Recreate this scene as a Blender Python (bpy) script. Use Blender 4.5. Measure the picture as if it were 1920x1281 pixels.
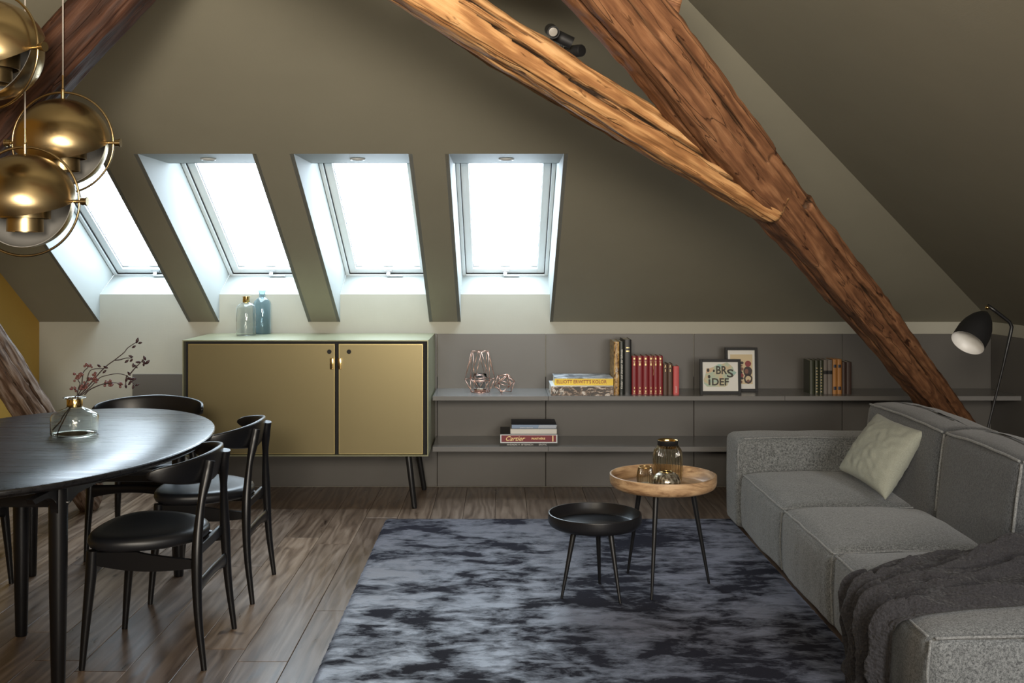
import bpy, bmesh, math, random
from mathutils import Vector, Matrix, noise, Euler
random.seed(7)
PI = math.pi
for o in list(bpy.data.objects): bpy.data.objects.remove(o)
SC = bpy.context.scene
COL = SC.collection
# ------------------------------------------------------------------ camera
H = 1.42; F = 2000.0; PX0, PY0 = 940.0, 495.0
cam = bpy.data.cameras.new('camera'); camo = bpy.data.objects.new('camera', cam); COL.objects.link(camo)
camo.location = (0, 0, H); camo.rotation_euler = (PI/2, 0, 0)
cam.sensor_width = 36; cam.lens = 36*F/1920
cam.shift_x = (960-PX0)/1920; cam.shift_y = -(640.5-PY0)/1920
cam.clip_start = .05; cam.clip_end = 60
SC.camera = camo
# ------------------------------------------------------------------ world, lights, exposure
w = bpy.data.worlds.new('world'); SC.world = w; w.use_nodes = True
bg = w.node_tree.nodes['Background']; bg.inputs[0].default_value = (.72, .86, 1, 1); bg.inputs[1].default_value = 3.0
def area(name, loc, target, sx, sy, power, col, spread=PI):
    l = bpy.data.lights.new(name, 'AREA'); l.shape = 'RECTANGLE'; l.size = sx; l.size_y = sy
    l.energy = power; l.color = col; l.spread = spread
    o = bpy.data.objects.new(name, l); COL.objects.link(o); o.location = loc
    o.rotation_euler = (Vector(target)-Vector(loc)).to_track_quat('-Z', 'Y').to_euler()
    return o
area('unseen_key_light', (-.35, -.7, 2.05), (-.1, 4.3, 3.75), 0.8, 0.8, 102, (1, .89, .74), 1.7)  # unseen key lamp near the camera, not a skylight opening; throws the brace shadow
area('unseen_fill_light', (1.2, -1.8, 1.5), (0.2, 4.5, 2.2), 2.2, 1.2, 92, (1, .92, .80), 2.2)  # added fill lamp that softens the ceiling shadows; no window is built here
area('added_sofa_light', (1.75, .9, 1.75), (1.75, 3.0, .2), 0.8, 0.8, 20, (.97, .97, 1), 2.0)  # added lamp to brighten the near end of the sofa; no skylight there
SC.view_settings.view_transform = 'Standard'; SC.view_settings.look = 'None'
SC.view_settings.gamma = 1; SC.view_settings.use_curve_mapping = False
SC.view_settings.exposure = 0.0
BLIND = 11.5
# ------------------------------------------------------------------ helpers
def WP(px, py, Y): return Vector(((px-PX0)*Y/F, Y, H-(py-PY0)*Y/F))
def WZ(px, py, z):
    Y = F*(H-z)/(py-PY0); return Vector(((px-PX0)*Y/F, Y, z))
def link(name, me, mat=None, parent=None, smooth=False, loc=None):
    o = bpy.data.objects.new(name, me); COL.objects.link(o)
    if mat: me.materials.append(mat)
    if parent: o.parent = parent
    if smooth: me.polygons.foreach_set('use_smooth', [True]*len(me.polygons))
    if loc is not None: o.location = loc
    return o
def obj(name, bm, mat=None, parent=None, smooth=False, loc=None, auto=None):
    me = bpy.data.meshes.new(name); bmesh.ops.recalc_face_normals(bm, faces=bm.faces[:])
    if auto is not None:
        smooth = True
        for e in bm.edges:
            if len(e.link_faces) == 2 and e.calc_face_angle(0) > auto: e.smooth = False
    bm.to_mesh(me); bm.free()
    return link(name, me, mat, parent, smooth, loc)
def tag(o, label=None, cat=None, group=None, kind=None):
    if label: o['label'] = label
    if cat: o['category'] = cat
    if group: o['group'] = group
    if kind: o['kind'] = kind
    return o
def empty(name, loc, label=None, cat=None, group=None, rz=0):
    o = bpy.data.objects.new(name, None); COL.objects.link(o); o.location = loc; o.rotation_euler = (0, 0, rz)
    o.empty_display_size = .1
    return tag(o, label, cat, group)
def copy_tree(o, parent=None):
    c = o.copy(); COL.objects.link(c)
    if parent: c.parent = parent
    for ch in list(o.children): copy_tree(ch, c)
    return c
def box(bm, a, b, bev=0.0, M=None, seg=2):
    r = bmesh.ops.create_cube(bm, size=1.0)
    vs = r['verts']
    for v in vs:
        v.co = Vector([a[i]+(v.co[i]+.5)*(b[i]-a[i]) for i in range(3)])
    if bev > 0:
        es = list({e for v in vs for e in v.link_edges})
        rr = bmesh.ops.bevel(bm, geom=es, offset=bev, segments=seg, affect='EDGES', profile=.5)
        vs = list({v for f in rr['faces'] for v in f.verts} | {v for v in vs if v.is_valid})
    if M is not None:
        for v in vs: v.co = M @ v.co
    return vs
def bxo(name, a, b, mat, parent=None, bev=0.0, M=None):
    bm = bmesh.new(); box(bm, a, b, bev, M); return obj(name, bm, mat, parent)
def tube(bm, pts, rad, seg=12, sx=1.0, sy=1.0, up=(0, 0, 1), closed=False, caps=True):
    """swept tube; sx scales sideways, sy scales along 'up'"""
    pts = [Vector(p) for p in pts]; n = len(pts); rings = []
    if not hasattr(rad, '__len__'): rad = [rad]*n
    up = Vector(up)
    for i, p in enumerate(pts):
        if closed: t = pts[(i+1) % n]-pts[i-1]
        else: t = pts[min(i+1, n-1)]-pts[max(i-1, 0)]
        t.normalize()
        s = t.cross(up)
        if s.length < 1e-4: s = t.cross(Vector((1, 0.01, 0)))
        s.normalize(); u = s.cross(t).normalized()
        r = rad[i]; ax, ay = (r*sx, r*sy) if not isinstance(r, tuple) else r
        rings.append([bm.verts.new(p+s*(ax*math.cos(a))+u*(ay*math.sin(a))) for a in [2*PI*k/seg for k in range(seg)]])
    m = n if closed else n-1
    for i in range(m):
        A, B = rings[i], rings[(i+1) % n]
        for k in range(seg): bm.faces.new((A[k], A[(k+1) % seg], B[(k+1) % seg], B[k]))
    if caps and not closed:
        bm.faces.new(rings[0]); bm.faces.new(rings[-1][::-1])
def smooth_path(pts, n=24):
    """Catmull-Rom through pts"""
    P = [Vector(p) for p in pts]; P = [P[0]*2-P[1]]+P+[P[-1]*2-P[-2]]; out = []
    segs = len(P)-3
    for i in range(segs):
        k = max(2, n//segs)
        for j in range(k):
            t = j/k; a, b, c, d = P[i:i+4]
            out.append(.5*((2*b)+(-a+c)*t+(2*a-5*b+4*c-d)*t*t+(-a+3*b-3*c+d)*t**3))
    out.append(P[-2]); return out
def lathe(bm, prof, seg=48, M=None, close=False):
    rings = []
    for r, z in prof:
        if r < 1e-6: rings.append([bm.verts.new((0, 0, z))])
        else: rings.append([bm.verts.new((r*math.cos(2*PI*k/seg), r*math.sin(2*PI*k/seg), z)) for k in range(seg)])
    idx = list(range(len(rings)-1))
    pr = [(rings[i], rings[i+1]) for i in idx]
    if close: pr.append((rings[-1], rings[0]))
    for A, B in pr:
        for k in range(seg):
            k2 = (k+1) % seg
            if len(A) == 1 and len(B) == 1: continue
            if len(A) == 1: bm.faces.new((A[0], B[k], B[k2]))
            elif len(B) == 1: bm.faces.new((A[k], B[0], A[k2]))
            else: bm.faces.new((A[k], B[k], B[k2], A[k2]))
    vs = [v for r in rings for v in r]
    if M is not None:
        for v in vs: v.co = M @ v.co
    return vs
def poly(bm, pts): return bm.faces.new([bm.verts.new(p) for p in pts])
def slab(bm, pts, d):
    """polygon extruded by vector d"""
    d = Vector(d); a = [bm.verts.new(p) for p in pts]; b = [bm.verts.new(Vector(p)+d) for p in pts]; n = len(pts)
    bm.faces.new(a); bm.faces.new(b[::-1])
    for i in range(n): bm.faces.new((a[i], b[i], b[(i+1) % n], a[(i+1) % n]))
def fbm(p, o=4, h=.6):
    s = 0; a = 1; q = Vector(p)
    for i in range(o): s += a*noise.noise(q); a *= h; q = q*2.03
    return s
# ------------------------------------------------------------------ materials
def mat(name, base=(.5, .5, .5), rough=.5, metal=0.0, **kw):
    m = bpy.data.materials.new(name); m.use_nodes = True
    b = m.node_tree.nodes['Principled BSDF']
    b.inputs['Base Color'].default_value = (*base, 1); b.inputs['Roughness'].default_value = rough; b.inputs['Metallic'].default_value = metal
    for k, v in kw.items():
        k = k.replace('_', ' ')
        b.inputs[k].default_value = (*v, 1) if isinstance(v, tuple) else v
    return m
class N:
    def __init__(s, m): s.t = m.node_tree; s.n = s.t.nodes; s.b = s.n['Principled BSDF']
    def new(s, ty, **kw):
        n = s.n.new(ty)
        for k, v in kw.items():
            if k in n.inputs: 
                n.inputs[k].default_value = v
            else: setattr(n, k, v)
        return n
    def l(s, a, b): s.t.links.new(a, b)
    def coord(s, scale=(1, 1, 1), rot=(0, 0, 0), src='Object', rnd=False):
        tc = s.new('ShaderNodeTexCoord'); mp = s.new('ShaderNodeMapping'); mp.inputs['Scale'].default_value = scale; mp.inputs['Rotation'].default_value = rot
        s.l(tc.outputs[src], mp.inputs[0])
        if rnd:
            oi = s.new('ShaderNodeObjectInfo'); mu = s.new('ShaderNodeMath', operation='MULTIPLY'); mu.inputs[1].default_value = 57.0
            cx = s.new('ShaderNodeCombineXYZ'); s.l(oi.outputs['Random'], mu.inputs[0])
            for i in range(3): s.l(mu.outputs[0], cx.inputs[i])
            s.l(cx.outputs[0], mp.inputs['Location'])
        return mp.outputs[0]
    def noise(s, co, scale, detail=4, rough=.6, dist=0.0):
        n = s.new('ShaderNodeTexNoise'); n.inputs['Scale'].default_value = scale; n.inputs['Detail'].default_value = detail
        n.inputs['Roughness'].default_value = rough; n.inputs['Distortion'].default_value = dist; s.l(co, n.inputs['Vector']); return n.outputs['Fac']
    def ramp(s, f, stops):
        r = s.new('ShaderNodeValToRGB'); e = r.color_ramp.elements
        while len(e) < len(stops): e.new(.5)
        for i, (p, c) in enumerate(stops):
            e[i].position = p; e[i].color = (*c, 1) if len(c) == 3 else c
        s.l(f, r.inputs[0]); return r.outputs[0]
    def mix(s, f, a, b, mode='MIX'):
        m = s.new('ShaderNodeMix', data_type='RGBA', blend_type=mode)
        for sk, v in ((m.inputs[0], f), (m.inputs[6], a), (m.inputs[7], b)):
            if hasattr(v, 'links'): s.l(v, sk)
            else: sk.default_value = v if isinstance(v, (int, float)) else (*v, 1)
        return m.outputs[2]
    def math(s, op, a, b=0.0):
        m = s.new('ShaderNodeMath', operation=op)
        for sk, v in ((m.inputs[0], a), (m.inputs[1], b)):
            if hasattr(v, 'links'): s.l(v, sk)
            else: sk.default_value = v
        return m.outputs[0]
    def bump(s, h, strength=.3, dist=.01, nrm=None):
        b = s.new('ShaderNodeBump'); b.inputs['Strength'].default_value = strength; b.inputs['Distance'].default_value = dist
        s.l(h, b.inputs['Height'])
        if nrm is not None: s.l(nrm, b.inputs['Normal'])
        s.l(b.outputs[0], s.b.inputs['Normal']); return b.outputs[0]
    def color(s, c): s.l(c, s.b.inputs['Base Color'])
    def rough(s, c): s.l(c, s.b.inputs['Roughness'])
def plaster(name, base, rough=.75, weave=.25):
    m = mat(name, base, rough); n = N(m); co = n.coord()
    f = n.noise(co, 3.0, 3); c = n.mix(f, tuple(x*.93 for x in base), tuple(x*1.07 for x in base)); n.color(c)
    a = n.noise(n.coord((400, 12, 12)), 1.0, 2); b = n.noise(n.coord((12, 12, 400)), 1.0, 2); cc = n.noise(co, 60, 3)
    n.bump(n.math('ADD', n.math('ADD', a, b), cc), weave, .0008)
    return m
M_ceil = plaster('olive_grey_plaster', (.245, .230, .174))
M_strip = plaster('pale_plaster', (.42, .41, .345), .7)
M_reveal = plaster('reveal_plaster_lit', (.33, .35, .335), .6, .1)  # ceiling plaster with the window light put into a paler, bluer colour
M_panel = plaster('taupe_panel_lacquer', (.112, .105, .095), .42, .08)
M_shelf = mat('taupe_shelf_lacquer', (.19, .185, .178), .25)
M_ochre = plaster('ochre_wall_covering', (.46, .27, .045), .7, .6)
M_far = plaster('rear_room_paint', (.30, .26, .20), .8)
M_white = mat('white_lacquer', (.74, .77, .78), .35)
M_alu = mat('brushed_aluminium', (.62, .63, .64), .33, 1.0)
M_black_rubber = mat('black_rubber', (.012, .012, .014), .6)
M_blackmetal = mat('black_powder_coat', (.010, .010, .011), .38)
M_lampblack = mat('matt_black_enamel', (.008, .008, .009), .6)
M_brass = mat('brushed_brass', (.44, .33, .175), .27, 1.0)
n = N(M_brass); n.bump(n.noise(n.coord((6, 6, 700)), 1, 2), .12, .0005); n.b.inputs['Anisotropic'].default_value = .6
M_polbrass = mat('polished_brass', (.80, .58, .25), .18, 1.0)
M_inner = mat('white_shade_enamel', (.72, .71, .68), .4); M_lining = mat('grey_shade_enamel', (.34, .33, .31), .45); M_spotlens = mat('spot_lens', (.30, .28, .25), .3)
M_copper = mat('copper_wire', (.80, .50, .40), .28, 1.0)
M_glass = mat('clear_glass', (.97, .98, .98), .0, Transmission_Weight=1.0, IOR=1.18)
def tinted(name, c, r=.02):
    return mat(name, c, r, Transmission_Weight=1.0, IOR=1.45)
M_smoke = tinted('smoky_glass', (.86, .86, .80)); M_greenish = tinted('pale_smoked_glass', (.93, .95, .94)); M_blue = tinted('blue_glass', (.66, .80, .88))
M_amber = tinted('smoky_amber_glass', (.92, .89, .79), .03)
M_pane = mat('window_glass', (1, 1, 1), .0, Transmission_Weight=1.0, IOR=1.02)
m = M_blind = bpy.data.materials.new('backlit_blind'); m.use_nodes = True
nn = m.node_tree; nn.nodes.clear(); em = nn.nodes.new('ShaderNodeEmission'); ou = nn.nodes.new('ShaderNodeOutputMaterial')
em.inputs[0].default_value = (.74, .88, 1, 1); em.inputs[1].default_value = BLIND; nn.links.new(em.outputs[0], ou.inputs[0])
M_lens = bpy.data.materials.new('lit_lens'); M_lens.use_nodes = True
b = M_lens.node_tree.nodes['Principled BSDF']; b.inputs['Base Color'].default_value = (.8, .76, .7, 1); b.inputs['Emission Color'].default_value = (1, .9, .8, 1); b.inputs['Emission Strength'].default_value = .12
M_blackwood = mat('black_stained_ash', (.011, .011, .012), .30); n = N(M_blackwood)
g = n.noise(n.coord((2.2, 60, 60)), 1.0, 4, .55, .3); n.rough(n.ramp(g, [(.3, (.24,)*3), (.7, (.36,)*3)])); n.bump(g, .04, .0004)
n.color(n.ramp(g, [(.35, (.008, .008, .009)), (.7, (.018, .018, .020))]))
M_blackfr = mat('black_painted_beech', (.006, .006, .007), .34)
M_leather = mat('black_leather', (.012, .013, .016), .38); n = N(M_leather); n.bump(n.noise(n.coord(), 350, 3), .12, .001)
def old_timber(name, cols, seed, dark=1.0):
    m = mat(name, cols[1], .62); n = N(m)
    co = n.coord((1.0, 9, 9)); co = n.coord((1.0, 9, 9))
    big = n.noise(co, 1.3, 6, .62, 1.2)
    gr = n.noise(n.coord((3.0, 95, 95)), 1.0, 5, .7, .5)
    wv = n.new('ShaderNodeTexWave', wave_type='RINGS', rings_direction='X'); wv.inputs['Scale'].default_value = 9.0; wv.inputs['Distortion'].default_value = 9.0
    wv.inputs['Detail'].default_value = 3; wv.inputs['Detail Scale'].default_value = 1.2
    n.l(n.coord((.22, 1.6, 1.6)), wv.inputs['Vector'])
    f = n.math('ADD', n.math('MULTIPLY', big, .38), n.math('MULTIPLY', gr, .46)); f = n.math('ADD', f, n.math('MULTIPLY', wv.outputs['Fac'], .22))
    c = n.ramp(f, [(.28, cols[0]), (.46, cols[1]), (.60, cols[2]), (.78, cols[3])])
    vo = n.noise(n.coord((6, 26, 26)), 1.6, 3, .5, .5)
    pits = n.ramp(vo, [(.27, (.25, .2, .17)), (.36, (1, 1, 1))])
    c = n.mix(1.0, c, pits, 'MULTIPLY')
    # dark drying cracks follow the grain
    ck = n.noise(n.coord((.7, 13, 13)), 1.0, 3, .5, .7)
    ckl = n.ramp(n.math('ABSOLUTE', n.math('SUBTRACT', ck, .5)), [(.0, (0, 0, 0)), (.007, (1, 1, 1))])
    c = n.mix(.55, c, ckl, 'MULTIPLY')
    geo = n.new('ShaderNodeAttribute', attribute_name='crack')
    c = n.mix(geo.outputs['Fac'], c, (.022, .012, .006)); n.color(c)
    hgt = n.math('ADD', n.math('MULTIPLY', f, 1.0), n.math('MULTIPLY', ckl, .5)); hgt = n.math('ADD', hgt, n.math('MULTIPLY', pits, .5))
    n.bump(hgt, .75, .008); n.b.inputs['Specular IOR Level'].default_value = .3
    return m
M_tim1 = old_timber('golden_old_timber', [(.15, .062, .022), (.32, .150, .056), (.50, .27, .11), (.66, .41, .20)], 1)
M_tim2 = old_timber('brown_old_timber', [(.075, .032, .015), (.15, .064, .029), (.22, .098, .044), (.33, .165, .08)], 2)
M_tim3 = old_timber('dark_old_timber', [(.02, .008, .005), (.045, .018, .010), (.075, .030, .016), (.11, .05, .028)], 3)
M_tim4 = old_timber('weathered_old_timber', [(.05, .03, .02), (.17, .10, .065), (.30, .21, .155), (.48, .40, .35)], 4)
M_plank = mat('smoked_oak_plank', (.2, .14, .1), .38); n = N(M_plank)
co = n.coord((9, 1.0, 9), rnd=True)
f1 = n.noise(co, 1.6, 6, .65, 1.6); f2 = n.noise(n.coord((75, 3.2, 75), rnd=True), 1.0, 4, .6, .4)
wv = n.new('ShaderNodeTexWave', wave_type='RINGS', rings_direction='Y'); wv.inputs['Scale'].default_value = 5.5; wv.inputs['Distortion'].default_value = 14; wv.inputs['Detail'].default_value = 2; wv.inputs['Detail Scale'].default_value = 1.1
n.l(n.coord((1.6, .20, 1.6), rnd=True), wv.inputs['Vector'])
f = n.math('ADD', n.math('MULTIPLY', f1, .50), n.math('ADD', n.math('MULTIPLY', f2, .34), n.math('MULTIPLY', wv.outputs['Fac'], .16)))
c = n.ramp(f, [(.30, (.080, .054, .040)), (.46, (.170, .122, .090)), (.58, (.240, .180, .137)), (.78, (.34, .265, .21))])
oi = n.new('ShaderNodeObjectInfo'); tint = n.ramp(oi.outputs['Random'], [(0, (.62, .58, .56)), (.35, (1, .94, .88)), (.7, (1.0, 1.0, 1.02)), (1, (1.35, 1.27, 1.16))])
c = n.mix(1.0, c, tint, 'MULTIPLY')
kn = n.ramp(n.noise(n.coord((7, 2.2, 7), rnd=True), 1.3, 2, .4, .6), [(.24, (.18, .13, .1)), (.29, (1, 1, 1))]); c = n.mix(1.0, c, kn, 'MULTIPLY')
n.color(c); n.bump(f, .30, .003); n.rough(n.ramp(f1, [(.3, (.26,)*3), (.7, (.42,)*3)]))
M_clip = mat('blind_clip_grey', (.055, .06, .065), .6)
M_gap = mat('floor_gap_dark', (.02, .014, .01), .8)
M_rug = mat('ink_blue_viscose_pile', (.05, .06, .09), .5); n = N(M_rug)
wrp = n.noise(n.coord((1.0, 1.25, 1)), 2.2, 6, .62, .5); fi = n.noise(n.coord((1.2, 2.4, 1)), 6.0, 5, .68, .4); ff = n.noise(n.coord(), 260, 2)
vl = n.noise(n.coord(), .9, 2, .5); pt = n.math('ADD', n.math('MULTIPLY', wrp, .50), n.math('ADD', n.math('MULTIPLY', fi, .38), n.math('MULTIPLY', vl, .12)))
mask = n.ramp(pt, [(.455, (0, 0, 0)), (.565, (1, 1, 1))])
c = n.mix(mask, (.012, .012, .020), (.082, .088, .115)); c = n.mix(n.math('MULTIPLY', ff, .5), c, (.05, .048, .055)); n.color(c)
n.rough(n.ramp(mask, [(0, (.70,)*3), (1, (.38,)*3)])); sp = n.math('ADD', n.math('MULTIPLY', mask, .95), .02); n.l(sp, n.b.inputs['Specular IOR Level'])
n.l(n.math('ADD', n.math('MULTIPLY', mask, .40), .03), n.b.inputs['Sheen Weight']); n.b.inputs['Sheen Roughness'].default_value = .45; n.b.inputs['Sheen Tint'].default_value = (.62, .70, .95, 1)
n.bump(n.math('ADD', n.math('MULTIPLY', ff, .45), n.math('MULTIPLY', mask, .8)), .45, .004)
def fabric(name, c0, c1, s=330, bump=.5, sheen=.25):
    m = mat(name, c0, .92, Sheen_Weight=sheen); n = N(m)
    a = n.noise(n.coord((1, .35, 1)), s, 2, .7); b2 = n.noise(n.coord((.35, 1, .35)), s, 2, .7)
    f = n.math('ADD', n.math('MULTIPLY', a, .5), n.math('MULTIPLY', b2, .5)); n.color(n.ramp(f, [(.38, c0), (.62, c1)]))
    big = n.noise(n.coord(), 7, 3); n.bump(n.math('ADD', f, n.math('MULTIPLY', big, .5)), bump, .003); return m
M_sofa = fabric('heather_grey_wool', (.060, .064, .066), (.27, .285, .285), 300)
M_sofa_shaded = fabric('heather_grey_wool_shaded', (.030, .033, .036), (.125, .132, .138), 300)  # same wool, darkened so the back cushions' shade sits in the colour
M_pipe = fabric('grey_wool_seam', (.12, .125, .125), (.34, .35, .345), 300)
M_pillow = fabric('sage_linen', (.29, .30, .245), (.39, .40, .33), 500, .25, .15)
M_throw = fabric('charcoal_gauze', (.016, .0155, .018), (.052, .050, .055), 420, .7, .1)
n = N(M_throw); v = n.new('ShaderNodeTexVoronoi'); v.inputs['Scale'].default_value = 75; n.l(n.coord((1, 1, 1)), v.inputs['Vector'])
n.bump(n.math('ADD', v.outputs['Distance'], n.math('MULTIPLY', n.noise(n.coord(), 45, 4), 1.2)), .8, .010)
M_olive = mat('olive_lacquered_steel', (.30, .30, .19), .36, .35)
M_cabin = mat('cabinet_interior_black', (.007, .007, .008), .7)
M_mesh = mat('perforated_brass_sheet', (.36, .30, .135), .40, .80); n = N(M_mesh)
wa = n.new('ShaderNodeTexVoronoi', feature='F1'); wa.inputs['Scale'].default_value = 170; wa.inputs['Randomness'].default_value = 0; n.l(n.coord(), wa.inputs['Vector'])
hole = n.ramp(wa.outputs['Distance'], [(.22, (0, 0, 0)), (.42, (1, 1, 1))]); n.color(n.mix(hole, (.065, .057, .030), (.255, .215, .115)))
n.bump(hole, .3, .0006)
M_edgebrass = mat('door_edge_brass', (.46, .38, .18), .35, .9)
def paint(name, c, r=.5): return mat(name, c, r)
M_mango = mat('mango_wood', (.4, .22, .1), .42); n = N(M_mango)
f = n.noise(n.coord((2.2, 2.2, 12)), 2.2, 6, .65, 1.6); n.color(n.ramp(f, [(.30, (.17, .085, .04)), (.45, (.42, .26, .14)), (.6, (.60, .40, .225)), (.8, (.70, .51, .32))])); n.bump(f, .15, .002)
M_trayblack = mat('black_turned_wood', (.012, .012, .014), .30)
M_mercury = mat('streaked_mercury_glass', (.5, .42, .28), .2, .8); n = N(M_mercury)
f = n.noise(n.coord((90, 90, 5)), 1, 4); n.color(n.ramp(f, [(.4, (.16, .13, .085)), (.6, (.78, .72, .60))]))
# ------------------------------------------------------------------ room
XL, XR, YB, YF = -2.95, 3.13, 6.81, -3.0
SL, SR, ZK = .598, .615, 1.05
def zb(Y): return ZK+SL*(YB-Y)
YR = (YB+YF)/2; ZR = zb(YR); XH = XR-(ZR-ZK)/SR
openings = [(-2.564, -1.999), (-1.80, -1.233), (-1.028, -.460), (-.259, .310)]
YT = 5.28; ZT = zb(YT)
def hip(Y): return XR-(zb(Y)-ZK)/SR
# walls
bm = bmesh.new(); box(bm, (XL-.1, YB, -.02), (XR+.1, YB+.1, ZK))
for a, b_ in openings: slab(bm, [(a, YB, ZK), (b_, YB, ZK), (b_, YB, 1.226), (a, YB, 1.226)], (0, .1, 0))
wall_back = tag(obj('wall_back', bm, M_strip), 'pale plaster knee wall under the sloped ceiling and skylights', kind='structure')
bm = bmesh.new(); poly(bm, [(XL, YB+.1, 0), (XL, YF, 0), (XL, YF, ZK), (XL, YR, ZR), (XL, YB+.1, ZK-.05)])
tag(obj('wall_left', bm, M_ochre), 'ochre yellow gable wall at the left', kind='structure')
bm = bmesh.new(); box(bm, (XR, YF, -.02), (XR+.1, YB+.1, ZK))
wall_right = tag(obj('wall_right', bm, M_strip), 'pale knee wall band on the right side', kind='structure')
bm = bmesh.new(); box(bm, (XL-.1, YF-.1, -.02), (XR+.1, YF, ZK))
tag(obj('wall_front', bm, M_far), kind='structure')
# panels of the back wall (taupe, with seams)
PB = YB-.012
_b = bmesh.new(); box(_b, (-2.35, YB-.004, 0), (XR-.01, YB-.0005, .7)); obj('seam_backing', _b, M_gap, wall_back)
def panel(x0, x1, z0, z1): return bxo('panel', (x0, PB, z0), (x1, YB+.001, z1), M_panel, wall_back, .0015)
zs = H-131*YB/F
panel(-2.352, -1.845, .003, .717); panel(-1.841, -.41, .003, .975)
for a, b_ in ((-.407, .281), (.285, 1.225), (1.229, 2.17), (2.174, XR-.003)): panel(a, b_, .003, zs)
for i in range(5):
    bxo('panel', (XR-.012, YB-.02-(i+1)*1.0, .003), (XR+.001, YB-.02-i*1.0-.004, zs), M_panel, wall_right, .0015)
# ceiling
bm = bmesh.new()
def cp(X, Y): return (X, Y, zb(Y))
poly(bm, [cp(XL, YT), cp(hip(YT), YT), cp(XH, YR), cp(XL, YR)])
xs = [XL]+[v for o_ in openings for v in o_]
for i in range(0, 8, 2): poly(bm, [cp(xs[i], YB), cp(xs[i+1], YB), cp(xs[i+1], YT), cp(xs[i], YT)])
poly(bm, [cp(xs[8], YB), cp(XR, YB), cp(hip(YT), YT), cp(xs[8], YT)])
poly(bm, [(XR, YB, ZK), (XR, YF, ZK), (XH, YR, ZR)])
poly(bm, [(XL, YR, ZR), (XH, YR, ZR), (XR, YF, ZK), (XL, YF, ZK)])
tag(obj('ceiling', bm, M_ceil), 'olive grey sloped attic ceiling with a hip line at the right', kind='structure')
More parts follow.
